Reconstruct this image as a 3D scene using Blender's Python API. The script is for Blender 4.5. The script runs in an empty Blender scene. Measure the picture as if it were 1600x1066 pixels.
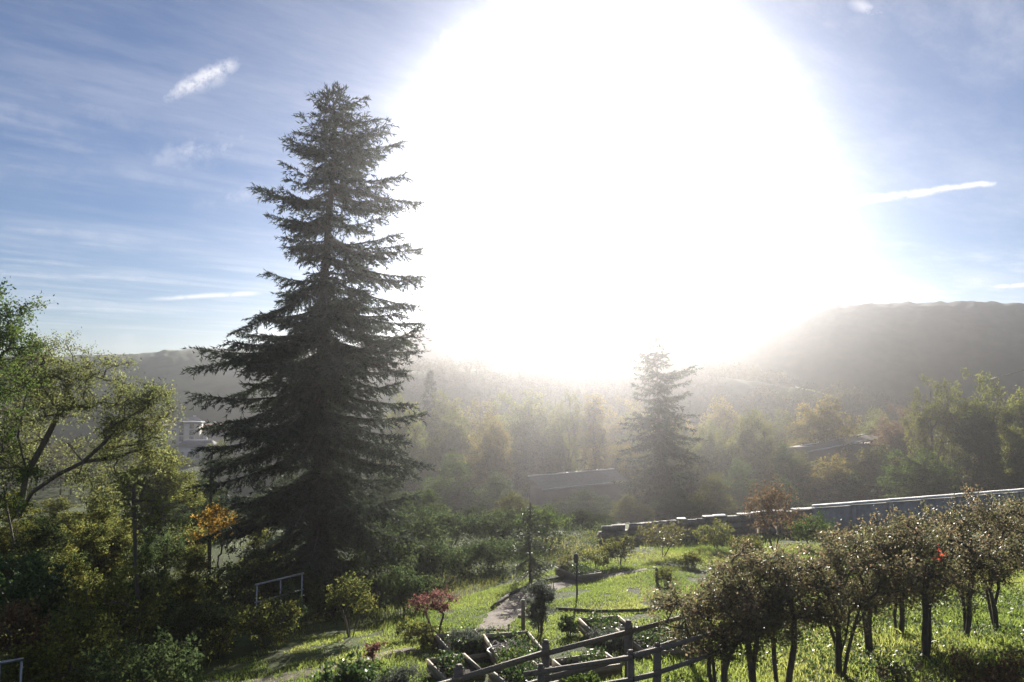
import bpy, math, random
import numpy as np
from mathutils import Vector

S = bpy.context.scene
COL = S.collection
R = math.radians

# ------------------------------------------------------------------ camera
PITCH = R(3.32); FPX = 1155.0
cam_d = bpy.data.cameras.new('camera'); cam = bpy.data.objects.new('camera', cam_d); COL.objects.link(cam)
cam.location = (0, 0, 0); cam.rotation_euler = (R(90) + PITCH, 0, 0)
cam_d.sensor_width = 36; cam_d.lens = 36 * FPX / 1600
cam_d.clip_start = 0.1; cam_d.clip_end = 6000
S.camera = cam

def ray(px, py):
    u = (px - 800) / FPX; v = (533 - py) / FPX
    d = np.array([u, math.cos(PITCH) - v * math.sin(PITCH), math.sin(PITCH) + v * math.cos(PITCH)])
    return d / np.linalg.norm(d)

SUN = ray(937, 272)
SUN_EL = math.asin(SUN[2]); SUN_AZ = math.atan2(SUN[0], SUN[1])

# ------------------------------------------------------------------ sky
W = bpy.data.worlds.new('World'); S.world = W; W.use_nodes = True
nt = W.node_tree; nt.nodes.clear(); L = nt.links
def nd(tree, t, **kw):
    n = tree.nodes.new(t)
    for k, v in kw.items(): setattr(n, k, v)
    return n
def mt(op, a, b=None, c=None, tree=nt, clamp=False):
    n = nd(tree, 'ShaderNodeMath', operation=op, use_clamp=clamp)
    for i, x in enumerate((a, b, c)):
        if x is None: continue
        if isinstance(x, (int, float)): n.inputs[i].default_value = x
        else: tree.links.new(x, n.inputs[i])
    return n.outputs[0]
def dotv(vec, c, tree=nt):
    n = nd(tree, 'ShaderNodeVectorMath', operation='DOT_PRODUCT')
    tree.links.new(vec, n.inputs[0]); n.inputs[1].default_value = tuple(float(x) for x in c)
    return n.outputs['Value']
def mixc(f, a, b, tree=nt, mode='MIX'):
    n = nd(tree, 'ShaderNodeMix', data_type='RGBA', blend_type=mode)
    for i, x in ((0, f), (6, a), (7, b)):
        if isinstance(x, (int, float)): n.inputs[i].default_value = x
        elif isinstance(x, (tuple, list)): n.inputs[i].default_value = (*x, 1)
        else: tree.links.new(x, n.inputs[i])
    return n.outputs[2]
def noise(vec, scale, detail=5, rough=.55, tree=nt):
    n = nd(tree, 'ShaderNodeTexNoise')
    n.inputs['Scale'].default_value = scale; n.inputs['Detail'].default_value = detail; n.inputs['Roughness'].default_value = rough
    if vec is not None: tree.links.new(vec, n.inputs['Vector'])
    return n.outputs['Fac']
def maprange(x, a, b, c=0, d=1, tree=nt, smooth=True):
    n = nd(tree, 'ShaderNodeMapRange', interpolation_type='SMOOTHSTEP' if smooth else 'LINEAR')
    n.inputs['From Min'].default_value = a; n.inputs['From Max'].default_value = b
    n.inputs['To Min'].default_value = c; n.inputs['To Max'].default_value = d
    tree.links.new(x, n.inputs['Value'])
    return n.outputs['Result']

SKY_STRENGTH = 0.05
sky = nd(nt, 'ShaderNodeTexSky', sky_type='NISHITA')
sky.sun_disc = False; sky.sun_elevation = SUN_EL; sky.sun_rotation = SUN_AZ
sky.altitude = 300; sky.air_density = 1.0; sky.dust_density = 0.1; sky.ozone_density = 1.6
tc = nd(nt, 'ShaderNodeTexCoord'); DIR = tc.outputs['Generated']
sep = nd(nt, 'ShaderNodeSeparateXYZ'); L.new(DIR, sep.inputs[0])
# thin cirrus on a high plane: direction / elevation
zz = mt('MAXIMUM', sep.outputs[2], 0.06)
cx_ = mt('DIVIDE', sep.outputs[0], zz); cy_ = mt('DIVIDE', sep.outputs[1], zz)
cmb = nd(nt, 'ShaderNodeCombineXYZ'); L.new(mt('ADD', mt('MULTIPLY', cx_, .30), mt('MULTIPLY', cy_, .10)), cmb.inputs[0])
L.new(mt('ADD', mt('MULTIPLY', cy_, .55), mt('MULTIPLY', cx_, -.45)), cmb.inputs[1])
c1 = noise(cmb.outputs[0], 1.7, 8, .62)
cmb2 = nd(nt, 'ShaderNodeCombineXYZ'); L.new(mt('MULTIPLY', cx_, .25), cmb2.inputs[0]); L.new(mt('MULTIPLY', cy_, .35), cmb2.inputs[1])
c2 = noise(cmb2.outputs[0], 1.1, 3, .5)
cir = mt('MULTIPLY', maprange(c1, .38, .80), maprange(c2, .30, .66))
cir = mt('MULTIPLY', mt('MULTIPLY', cir, .75), maprange(noise(DIR, 38, 6, .7), .2, .7, .45, 1.0))
def trail(p0, p1, w0, w1, soft, amp, nscale, nlo, nhi):
    """a contrail / streak of cloud between two directions of the sky"""
    A, B = ray(*p0), ray(*p1)
    c = (A + B) / np.linalg.norm(A + B); t = B - A; t -= c * t.dot(c); h = np.linalg.norm(t) / 2; t /= np.linalg.norm(t); n = np.cross(c, t)
    dc = mt('MAXIMUM', dotv(DIR, c), .05)
    u = mt('DIVIDE', dotv(DIR, t), dc); v = mt('DIVIDE', dotv(DIR, n), dc)
    wob = mt('MULTIPLY', mt('SUBTRACT', noise(DIR, nscale * .5, 3), .5), w0 * 1.6)
    v = mt('ADD', v, wob)
    w = maprange(u, -h, h, w0, w1, smooth=False)
    g = mt('DIVIDE', v, w); g = mt('EXPONENT', mt('MULTIPLY', mt('MULTIPLY', g, g), -1.0))
    ends = mt('MULTIPLY', maprange(u, -h, -h + soft), maprange(u, h, h - soft * .5))
    front = mt('GREATER_THAN', dotv(DIR, c), .1)
    nz = maprange(noise(DIR, nscale, 6, .65), nlo, nhi)
    return mt('MULTIPLY', mt('MULTIPLY', mt('MULTIPLY', g, ends), mt('MULTIPLY', nz, front)), amp)
trails = [trail((1262, 325), (1566, 284), .0066, .0026, .02, .9, 60, .22, .6),
          trail((222, 172), (386, 90), .007, .0105, .07, .85, 75, .22, .64), trail((235, 160), (372, 100), .013, .013, .06, .55, 32, .26, .70), trail((120, 300), (440, 190), .02, .022, .12, .30, 40, .30, .75), trail((250, 330), (470, 290), .014, .012, .10, .35, 40, .32, .75),
          trail((190, 268), (410, 205), .014, .012, .10, .45, 45, .34, .74),
          trail((205, 470), (420, 457), .0022, .0032, .06, .75, 50, .25, .5),
          trail((1535, 450), (1680, 438), .0020, .0036, .02, .9, 50, .25, .5),
          trail((650, 80), (790, 40), .02, .02, .06, .45, 40, .38, .66),
          trail((1310, -2), (1390, 26), .007, .005, .03, .5, 55, .35, .6)]
cl = mt('MAXIMUM', cir, mt('MULTIPLY', maprange(noise(cmb.outputs[0], .9, 9, .68), .38, .78), .34))
for t_ in trails: cl = mt('MAXIMUM', cl, t_)
cl = mt('MINIMUM', cl, 1.0)
dsun = mt('MINIMUM', mt('MAXIMUM', dotv(DIR, SUN), -1.0), 1.0)
ang = mt('ARCCOSINE', dsun)                       # angle from the sun, rad
bg = nd(nt, 'ShaderNodeBackground'); bg.inputs['Strength'].default_value = SKY_STRENGTH
skyc = mixc(1.0, sky.outputs[0], (.44, .53, .72), mode='MULTIPLY')
skyc = mixc(cl, skyc, (9.0, 8.9, 9.2))
# solar aureole: the sky within some degrees of the sun is far brighter than the rest
HALO = [(0.0, 1.0)]
h1 = mt('MULTIPLY', mt('EXPONENT', mt('MULTIPLY', mt('POWER', mt('DIVIDE', ang, .122), 2.0), -1.0)), 110.0)
h2 = mt('MULTIPLY', mt('EXPONENT', mt('MULTIPLY', mt('DIVIDE', ang, .16), -1.0)), 0.0)
halo = nd(nt, 'ShaderNodeVectorMath', operation='SCALE'); halo.inputs[0].default_value = (1.0, .97, .93)
L.new(mt('ADD', h1, h2), halo.inputs['Scale'])
add = nd(nt, 'ShaderNodeVectorMath', operation='ADD'); L.new(skyc, add.inputs[0]); L.new(halo.outputs[0], add.inputs[1])
L.new(add.outputs[0], bg.inputs['Color'])
wo = nd(nt, 'ShaderNodeOutputWorld'); L.new(bg.outputs[0], wo.inputs['Surface'])

# ------------------------------------------------------------------ sun, exposure
sl = bpy.data.lights.new('sun', 'SUN'); sl.energy = 5.0; sl.angle = R(.5); sl.color = (1.0, .93, .82)
so = bpy.data.objects.new('sun', sl); COL.objects.link(so)
so.rotation_euler = Vector([-x for x in SUN]).to_track_quat('-Z', 'Y').to_euler()
so.location = (20, 10, 60)
vs = S.view_settings; vs.view_transform = 'Standard'; vs.look = 'None'; vs.exposure = 1.25; vs.gamma = 1; vs.use_curve_mapping = False
S.render.engine = 'CYCLES'
cy = S.cycles
cy.use_denoising = True
try: cy.denoiser = 'OPENIMAGEDENOISE'
except Exception: pass
cy.max_bounces = 6; cy.diffuse_bounces = 3; cy.glossy_bounces = 2; cy.transmission_bounces = 4; cy.transparent_max_bounces = 6; cy.volume_bounces = 0
cy.use_adaptive_sampling = True; cy.adaptive_threshold = .01
cy.sample_clamp_indirect = 6

HAZE_DENSITY = .00094; HAZE_G = .90

# ------------------------------------------------------------------ terrain function
_ty = np.array([-80, 0, 8, 12, 16, 20, 24, 30, 37, 41, 48, 60, 80, 110, 200, 350, 3000.])
_tz = np.array([-3.4, -4.0, -4.5, -4.92, -5.5, -6.05, -6.5, -7.0, -7.45, -7.9, -9.1, -11.5, -15, -19, -27, -31, -31.])
def _smooth_profile():
    yy = np.arange(-80, 400, .5); z = np.interp(yy, _ty, _tz)
    k = np.hanning(9); k /= k.sum()
    return yy, np.convolve(np.pad(z, 4, mode='edge'), k, 'valid')
_py, _pz = _smooth_profile()
def zg(x, y):
    x = np.asarray(x, float); y = np.asarray(y, float)
    z = np.interp(y, _py, _pz)
    fade = np.interp(y, [0, 18, 37, 60, 90], [1, 1, .45, .2, 0])
    z = z + .04 * np.clip(x, -30, 30) * fade
    z = z + .05 * np.sin(x * .9 + y * .5) * np.sin(y * .7 - x * .2) + .03 * np.sin(x * 2.1 - y * 1.3)
    z = z - 1.0 * np.exp(-((x + 7.5) / 4.5) ** 2 - ((y - 26) / 4.5) ** 2)
    z = z + 11.0 * np.exp(-((x + 88) / 62) ** 2 - ((y - 205) / 75) ** 2)
    z = z + np.where(y > 60, (y - 60) * .012, 0) * np.sin(x * .02 + 1.3) * np.exp(-np.maximum(y - 60, 0) / 300)
    return z
def G(px, py, h=0.0):
    """where the sight line through a pixel meets the ground (or h above it)"""
    d = ray(px, py); a, b = 3.0, 400.0
    for _ in range(60):
        m = .5 * (a + b); p = d * (m / d[1])
        if p[2] > zg(p[0], p[1]) + h: a = m
        else: b = m
    return d * (a / d[1])
def P(px, py, y):
    d = ray(px, py); return d * (y / d[1])
def GX(px, y):
    """ground point at depth y in the pixel column px"""
    d = ray(px, 620); x = d[0] * y / d[1]
    return np.array([x, y, float(zg(x, y))])

# ------------------------------------------------------------------ mesh helpers
class MB:
    def __init__(s): s.V = []; s.F = {}; s.A = []; s.n = 0
    def add(s, V, F, a=None):
        V = np.asarray(V, np.float32).reshape(-1, 3); F = np.asarray(F, np.int64)
        s.V.append(V); s.F.setdefault(F.shape[1], []).append(F + s.n)
        s.A.append(np.zeros(len(V), np.float32) if a is None else np.broadcast_to(np.asarray(a, np.float32), (len(V),)))
        s.n += len(V); return s
    def mesh(s, name, smooth=False):
        m = bpy.data.meshes.new(name)
        V = np.concatenate(s.V); A = np.concatenate(s.A)
        idx = []; start = []; pos = 0
        for k, Fs in s.F.items():
            F = np.concatenate(Fs); idx.append(F.ravel()); start.append(pos + np.arange(len(F)) * k); pos += F.size
        idx = np.concatenate(idx); start = np.concatenate(start)
        m.vertices.add(len(V)); m.vertices.foreach_set('co', V.ravel())
        m.loops.add(len(idx)); m.loops.foreach_set('vertex_index', idx.astype(np.int32))
        m.polygons.add(len(start)); m.polygons.foreach_set('loop_start', start.astype(np.int32))
        m.update(calc_edges=True)
        at = m.attributes.new('var', 'FLOAT', 'POINT'); at.data.foreach_set('value', A.astype(np.float32))
        if smooth: m.polygons.foreach_set('use_smooth', np.ones(len(start), bool))
        return m
def obj(name, mesh, mat=None, parent=None, loc=(0, 0, 0)):
    if isinstance(mesh, MB): mesh = mesh.mesh(name)
    o = bpy.data.objects.new(name, mesh); COL.objects.link(o)
    if mat is not None and not mesh.materials: mesh.materials.append(mat)
    if parent is not None: o.parent = parent
    o.location = loc
    return o
def tag(o, label=None, cat=None, group=None, kind=None):
    if label: o['label'] = label
    if cat: o['category'] = cat
    if group: o['group'] = group
    if kind: o['kind'] = kind
    return o
def thing(name, label, cat, loc, rz=0, group=None, scale=None):
    o = bpy.data.objects.new(name, None); COL.objects.link(o); o.empty_display_size = .3
    o.location = [float(x) for x in loc]; o.rotation_euler = (0, 0, rz)
    if scale is not None: o.scale = scale
    return tag(o, label, cat, group)
def dup(root, name, label, cat, loc, rz=0, scale=(1, 1, 1), group=None, mats=None):
    r = thing(name, label, cat, loc, rz, group, scale)
    for ch in list(root.children):
        c = ch.copy(); COL.objects.link(c); c.parent = r
        if mats and ch['role'] in mats:
            c.material_slots[0].link = 'OBJECT'; c.material_slots[0].material = mats[ch['role']]
        for g in ch.children:
            d = g.copy(); COL.objects.link(d); d.parent = c
    return r

def unit(v): return v / np.maximum(np.linalg.norm(v, axis=-1, keepdims=True), 1e-9)
def rdir(rng, n): return unit(rng.normal(size=(n, 3)))
def box(mb, c, sx, sy, sz, rz=0.0, rx=0.0, a=0.0):
    """box centred at c; bevel-less with slight taper handled elsewhere"""
    v = np.array([[i, j, k] for k in (-.5, .5) for j in (-.5, .5) for i in (-.5, .5)]) * (sx, sy, sz)
    if rx:
        co, si = math.cos(rx), math.sin(rx); v = v @ np.array([[1, 0, 0], [0, co, si], [0, -si, co]])
    co, si = math.cos(rz), math.sin(rz); v = v @ np.array([[co, si, 0], [-si, co, 0], [0, 0, 1]])
    mb.add(v + np.asarray(c), [[0, 2, 3, 1], [4, 5, 7, 6], [0, 1, 5, 4], [2, 6, 7, 3], [0, 4, 6, 2], [1, 3, 7, 5]], a)
    return mb
def tube(mb, pts, rad, n=6, a=0.0, cap=True):
    pts = np.asarray(pts, float); k = len(pts); rad = np.broadcast_to(np.asarray(rad, float), (k,))
    t = unit(np.gradient(pts, axis=0))
    ref = np.array([0.3, .2, 1.0]) if abs(t[0][2]) < .8 else np.array([1.0, .2, .1])
    s = unit(np.cross(t, ref)); b = np.cross(t, s)
    an = np.arange(n) * 2 * math.pi / n
    ring = pts[:, None] + rad[:, None, None] * (np.cos(an)[None, :, None] * s[:, None] + np.sin(an)[None, :, None] * b[:, None])
    i = np.arange(k - 1)[:, None] * n; j = np.arange(n)[None]; j2 = (j + 1) % n
    F = np.stack([i + j, i + j2, i + n + j2, i + n + j], -1).reshape(-1, 4)
    mb.add(ring.reshape(-1, 3), F, a)
    if cap:
        base = np.arange(n); mb.F.setdefault(n, []).append((base + mb.n - n)[None]); mb.F[n].append((base[::-1] + mb.n - k * n)[None])
    return mb
def sticks(mb, A, B, ra, rb, n=3, a=0.0):
    A = np.asarray(A, float); B = np.asarray(B, float); N = len(A)
    if N == 0: return mb
    t = unit(B - A); s = unit(np.cross(t, np.array([.31, .52, .8]))); b = np.cross(t, s)
    an = np.arange(n) * 2 * math.pi / n
    o = np.cos(an)[None, :, None] * s[:, None] + np.sin(an)[None, :, None] * b[:, None]
    ra = np.broadcast_to(ra, (N,))[:, None, None]; rb = np.broadcast_to(rb, (N,))[:, None, None]
    V = np.concatenate([A[:, None] + o * ra, B[:, None] + o * rb], 1)
    j = np.arange(n); j2 = (j + 1) % n
    f = np.stack([j, j2, n + j2, n + j], -1)
    F = (np.arange(N)[:, None, None] * 2 * n + f[None]).reshape(-1, 4)
    mb.add(V.reshape(-1, 3), F, a)
    return mb
def leaves(mb, rng, C, size, asp=.55, droop=.25, var=None, d=None):
    N = len(C)
    if d is None: d = rdir(rng, N)
    d = d.copy(); d[:, 2] -= droop; d = unit(d)
    s = unit(np.cross(d, rdir(rng, N)))
    l = size * rng.uniform(.65, 1.3, N)[:, None]
    nrm = np.cross(d, s); fold = nrm * l * .10
    V = np.stack([C - d * l * .5, C + s * l * asp * .5 + fold, C + d * l * .5, C - s * l * asp * .5 + fold], 1)
    F = np.arange(N * 4).reshape(N, 4)
    if var is None: var = rng.random(N)
    mb.add(V.reshape(-1, 3), F, np.repeat(var, 4))
    return mb

# ------------------------------------------------------------------ materials
def new_mat(name):
    m = bpy.data.materials.new(name); m.use_nodes = True; t = m.node_tree; t.nodes.clear()
    return m, t
def ramp(t, fac, cols):
    n = nd(t, 'ShaderNodeValToRGB'); e = n.color_ramp.elements
    while len(e) < len(cols): e.new(.5)
    for i, c in enumerate(cols):
        if len(c) == 4: e[i].position = c[3]
        else: e[i].position = i / (len(cols) - 1)
        e[i].color = (*c[:3], 1)
    t.links.new(fac, n.inputs[0]); return n.outputs[0]
def leaf_mat(name, cols, trans=.5, tboost=1.7, rough=.6, spec=.0):
    m, t = new_mat(name)
    at = nd(t, 'ShaderNodeAttribute', attribute_name='var')
    c = ramp(t, at.outputs['Fac'], cols)
    p = nd(t, 'ShaderNodeBsdfPrincipled'); p.inputs['Roughness'].default_value = rough; p.inputs['Specular IOR Level'].default_value = spec
    t.links.new(c, p.inputs['Base Color'])
    tr = nd(t, 'ShaderNodeBsdfTranslucent')
    sc = nd(t, 'ShaderNodeVectorMath', operation='SCALE'); t.links.new(c, sc.inputs[0]); sc.inputs['Scale'].default_value = tboost
    t.links.new(sc.outputs[0], tr.inputs['Color'])
    mx = nd(t, 'ShaderNodeMixShader'); mx.inputs[0].default_value = trans
    t.links.new(p.outputs[0], mx.inputs[1]); t.links.new(tr.outputs[0], mx.inputs[2])
    o = nd(t, 'ShaderNodeOutputMaterial'); t.links.new(mx.outputs[0], o.inputs[0])
    return m
def rough_mat(name, ca, cb, scale=6, rough=.8, bump=.3, stretch=(1, 1, 1), spec=.3, metal=0.0, cc=None):
    m, t = new_mat(name)
    tcn = nd(t, 'ShaderNodeTexCoord'); mp = nd(t, 'ShaderNodeMapping'); mp.inputs['Scale'].default_value = stretch
    t.links.new(tcn.outputs['Object'], mp.inputs[0])
    f = noise(mp.outputs[0], scale, 7, .62, t)
    cols = [(*ca, .3), (*cb, .7)] if cc is None else [(*ca, .28), (*cb, .5), (*cc, .72)]
    c = ramp(t, f, cols)
    p = nd(t, 'ShaderNodeBsdfPrincipled'); p.inputs['Roughness'].default_value = rough; p.inputs['Specular IOR Level'].default_value = spec
    p.inputs['Metallic'].default_value = metal
    t.links.new(c, p.inputs['Base Color'])
    if bump:
        b = nd(t, 'ShaderNodeBump'); b.inputs['Strength'].default_value = bump; b.inputs['Distance'].default_value = .03
        t.links.new(noise(mp.outputs[0], scale * 3, 6, .6, t), b.inputs['Height']); t.links.new(b.outputs[0], p.inputs['Normal'])
    o = nd(t, 'ShaderNodeOutputMaterial'); t.links.new(p.outputs[0], o.inputs[0])
    return m

M = {}
M['bark'] = rough_mat('bark', (.05, .041, .033), (.13, .11, .09), 9, .9, .6, (1, 1, .25))
M['bark_pale'] = rough_mat('bark_pale', (.07, .06, .05), (.19, .17, .14), 9, .9, .5, (1, 1, .3))
M['needle'] = leaf_mat('needle', [(.028, .042, .032), (.050, .070, .046), (.095, .11, .07)], .3, 1.3, .6, .06)
M['needle_hazy'] = leaf_mat('needle_hazy', [(.02, .03, .015), (.04, .055, .025), (.08, .085, .035)], .3, 1.3, .6, .04)
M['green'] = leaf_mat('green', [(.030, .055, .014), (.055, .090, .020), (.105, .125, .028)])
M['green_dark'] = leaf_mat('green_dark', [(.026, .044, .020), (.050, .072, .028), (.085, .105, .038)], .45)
M['olive'] = leaf_mat('olive', [(.05, .06, .016), (.10, .11, .026), (.17, .155, .035)])
M['gold'] = leaf_mat('gold', [(.085, .08, .022), (.16, .135, .034), (.25, .19, .05)])
M['pale_olive'] = leaf_mat('pale_olive', [(.06, .075, .028), (.115, .13, .045), (.20, .20, .07)], .55, 2.0)
M['yellow_green'] = leaf_mat('yellow_green', [(.065, .085, .022), (.125, .14, .034), (.21, .205, .05)])
M['rust'] = leaf_mat('rust', [(.065, .05, .03), (.12, .08, .042), (.19, .13, .07)])
M['orange'] = leaf_mat('orange', [(.18, .11, .026), (.29, .18, .036), (.38, .27, .07)])
M['red'] = leaf_mat('red', [(.09, .042, .038), (.15, .068, .06), (.22, .12, .10)])
M['scarlet'] = leaf_mat('scarlet', [(.42, .05, .025), (.55, .08, .04), (.62, .14, .08)], .6, 1.6)
M['hedge_leaf'] = leaf_mat('hedge_leaf', [(.045, .058, .026), (.086, .090, .040), (.13, .105, .056), (.19, .13, .085)], .55, 1.9, .42, .28)
M['laurel'] = leaf_mat('laurel', [(.022, .045, .016), (.045, .08, .024), (.11, .13, .04)], .42, 1.6, .42, .25)
M['grass'] = leaf_mat('grass', [(.07, .105, .020), (.125, .165, .032), (.21, .22, .06)], .6, 2.0, .45, .35)
M['grass_dry'] = leaf_mat('grass_dry', [(.075, .085, .024), (.14, .135, .04), (.24, .21, .075)], .5, 1.4, .5, .3)
M['bramble'] = leaf_mat('bramble', [(.03, .05, .016), (.085, .095, .026), (.19, .175, .045)], .55, 2.2)
M['lavender'] = leaf_mat('lavender', [(.04, .055, .045), (.08, .095, .075), (.125, .13, .105)], .4)
M['wood'] = rough_mat('weathered_wood', (.055, .045, .035), (.16, .135, .11), 5, .8, .4, (1, 6, 6), cc=(.10, .085, .07))
M['wood_pale'] = rough_mat('pale_board', (.16, .135, .10), (.33, .29, .22), 5, .75, .4, (1, 7, 7))
M['metal'] = rough_mat('galvanised_metal', (.22, .23, .245), (.38, .39, .40), 14, .45, .1, metal=.85, spec=.5)
M['metal_dark'] = rough_mat('dark_metal', (.03, .03, .032), (.07, .07, .072), 10, .5, .1)
M['concrete'] = rough_mat('concrete', (.20, .20, .20), (.34, .335, .325), 3, .9, .4)
M['coping'] = rough_mat('coping', (.42, .41, .39), (.60, .59, .56), 4, .65, .25)
M['stone'] = rough_mat('stone', (.10, .092, .08), (.24, .22, .19), 6, .85, .5)
M['soil'] = rough_mat('soil', (.030, .024, .018), (.085, .065, .048), 9, .95, .8)
M['path'] = rough_mat('path_gravel', (.10, .078, .058), (.21, .165, .13), 7, .9, .8)
M['roof_sheet'] = rough_mat('roof_sheet', (.14, .13, .11), (.21, .19, .165), 3, .95, .2, spec=.05)
M['fascia'] = rough_mat('fascia_paint', (.55, .54, .50), (.72, .70, .66), 5, .5, .1)
M['render_white'] = rough_mat('pale_render', (.55, .54, .53), (.68, .67, .66), 2, .85, .1)
M['render_cream'] = rough_mat('cream_render', (.46, .41, .34), (.60, .55, .46), 2, .85, .1)
M['roof_tile'] = rough_mat('roof_tile', (.17, .085, .06), (.30, .17, .12), 4, .85, .2)
M['roof_slate'] = rough_mat('roof_slate', (.08, .085, .10), (.17, .175, .19), 4, .7, .2)
M['glass'] = rough_mat('window_glass', (.02, .025, .03), (.04, .045, .05), 3, .08, 0, spec=.8)
M['cable'] = rough_mat('cable_sheath', (.02, .02, .02), (.04, .04, .04), 3, .6, 0)
M['black_plastic'] = rough_mat('black_plastic', (.015, .015, .017), (.035, .035, .038), 5, .45, .1)
M['hose'] = rough_mat('pale_hose', (.55, .54, .46), (.66, .64, .55), 5, .4, .05)

def ground_material():
    m, t = new_mat('ground')
    g = nd(t, 'ShaderNodeNewGeometry'); pos = g.outputs['Position']
    n1 = noise(pos, .35, 6, .6, t); n2 = noise(pos, 3.0, 8, .7, t); n3 = noise(pos, 18, 5, .7, t)
    mixn = mt('ADD', mt('MULTIPLY', n1, .45, tree=t), mt('MULTIPLY', n2, .55, tree=t), tree=t)
    c = ramp(t, mixn, [(.050, .040, .026, .30), (.045, .060, .018, .45), (.075, .105, .022, .58), (.11, .13, .032, .72)])
    far = maprange(nd_len(t, pos), 90, 220, 0, 1, tree=t)
    cf = ramp(t, noise(pos, .012, 6, .6, t), [(.03, .04, .02, .35), (.06, .07, .03, .5), (.10, .105, .045, .65)])
    c = mixc(far, c, cf, tree=t)
    p = nd(t, 'ShaderNodeBsdfPrincipled'); p.inputs['Roughness'].default_value = .95; p.inputs['Specular IOR Level'].default_value = .15
    t.links.new(c, p.inputs['Base Color'])
    b = nd(t, 'ShaderNodeBump'); b.inputs['Strength'].default_value = .7; b.inputs['Distance'].default_value = .05
    t.links.new(n3, b.inputs['Height']); t.links.new(b.outputs[0], p.inputs['Normal'])
    o = nd(t, 'ShaderNodeOutputMaterial'); t.links.new(p.outputs[0], o.inputs[0])
    return m
def nd_len(t, vec):
    n = nd(t, 'ShaderNodeVectorMath', operation='LENGTH'); t.links.new(vec, n.inputs[0]); return n.outputs['Value']
M['ground'] = ground_material()
def hill_material(name, cols, scale):
    m, t = new_mat(name)
    g = nd(t, 'ShaderNodeNewGeometry'); pos = g.outputs['Position']
    f = mt('ADD', mt('MULTIPLY', noise(pos, scale, 6, .6, t), .7, tree=t), mt('MULTIPLY', noise(pos, scale * 14, 3, .6, t), .3, tree=t), tree=t)
    c = ramp(t, f, cols)
    p = nd(t, 'ShaderNodeBsdfPrincipled'); p.inputs['Roughness'].default_value = .95; p.inputs['Specular IOR Level'].default_value = .1
    t.links.new(c, p.inputs['Base Color'])
    o = nd(t, 'ShaderNodeOutputMaterial'); t.links.new(p.outputs[0], o.inputs[0])
    return m
M['hill_wood'] = hill_material('hill_wood', [(.020, .030, .014, .38), (.045, .050, .022, .5), (.085, .07, .03, .62)], .02)
M['hill_field'] = hill_material('hill_field', [(.030, .040, .020, .40), (.055, .075, .028, .50), (.10, .12, .045, .58)], .009)

# ------------------------------------------------------------------ ground sheet
def warp(a, b, near, n):
    u = np.linspace(-1, 1, n); s = np.sign(u) * (np.abs(u) * near + (np.abs(u) ** 4) * (1 - near))
    return np.where(s < 0, -s * a, s * b)
gx = warp(-620, 620, .07, 240)
u = np.linspace(0, 1, 300); gy = -50 + 95 * u * 1.0 + (600 - 45) * u ** 5
GXX, GYY = np.meshgrid(gx, gy)
GZ = zg(GXX, GYY)
nx, ny = len(gx), len(gy)
ii, jj = np.meshgrid(np.arange(nx - 1), np.arange(ny - 1))
b0 = (jj * nx + ii).ravel()
gm = MB().add(np.stack([GXX, GYY, GZ], -1).reshape(-1, 3), np.stack([b0, b0 + 1, b0 + nx + 1, b0 + nx], -1)).mesh('ground', True)
tag(obj('ground', gm, M['ground']), kind='structure')

def vnoise(x, y, seed=0):
    """cheap value noise"""
    xi = np.floor(x).astype(int); yi = np.floor(y).astype(int); fx = x - xi; fy = y - yi
    fx = fx * fx * (3 - 2 * fx); fy = fy * fy * (3 - 2 * fy)
    def h(a, b):
        n = (a * 374761393 + b * 668265263 + seed * 1442695041) & 0x7fffffff
        n = ((n ^ (n >> 13)) * 1274126177) & 0x7fffffff
        return ((n ^ (n >> 16)) & 0xffff) / 65535.0
    return (h(xi, yi) * (1 - fx) + h(xi + 1, yi) * fx) * (1 - fy) + (h(xi, yi + 1) * (1 - fx) + h(xi + 1, yi + 1) * fx) * fy

# ------------------------------------------------------------------ hills
def hill(name, ridge, D, width, mat, bump, ncol=700, nrow=56, seed=1, base=-33.0, wob=5):
    pxs = np.array([r[0] for r in ridge], float); pys = np.array([r[1] for r in ridge], float)
    cols = np.linspace(pxs[0], pxs[-1], ncol)
    yy = np.interp(cols, pxs, pys); k = np.hanning(max(5, ncol // 30)); k /= k.sum(); h = len(k) // 2
    yy = np.convolve(np.pad(yy, (h, len(k) - 1 - h), mode='edge'), k, 'valid')
    d = np.stack([ray(a, b) for a, b in zip(cols, yy)])
    hd = unit(d[:, :2]); tan = d[:, 2] / np.linalg.norm(d[:, :2], axis=1)
    v = np.concatenate([np.linspace(0, 1, nrow - 12), np.linspace(1.03, 1.5, 12)])
    Dc = D + wob * np.sin(np.linspace(0, 9, ncol) + seed)
    rr = Dc[None] + (v[:, None] - 1) * width
    zr = tan * Dc
    s = np.where(v < 1, (np.sin((v - .5) * math.pi) + 1) / 2 * .75 + v * .25, 1 - (v - 1) * .5)
    Z = base + (zr[None] - base) * s[:, None]
    X = hd[:, 0][None] * rr; Y = hd[:, 1][None] * rr
    gull = np.sin(X * .019 + seed) * np.sin(Y * .016 + X * .009) * 4.5 * np.sin(np.clip(v, 0, 1) * math.pi)[:, None]
    Z = Z + gull + bump * (vnoise(X / 2.0, Y / 2.0, seed) + .8 * vnoise(X / 4.5, Y / 4.5, seed + 3) - .9)
    n = ncol; i, j = np.meshgrid(np.arange(n - 1), np.arange(len(v) - 1)); b = (j * n + i).ravel()
    m = MB().add(np.stack([X, Y, Z], -1).reshape(-1, 3), np.stack([b, b + 1, b + n + 1, b + n], -1)).mesh(name, True)
    o = obj(name, m, mat); tag(o, kind='structure')
    return X, Y, Z
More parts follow.
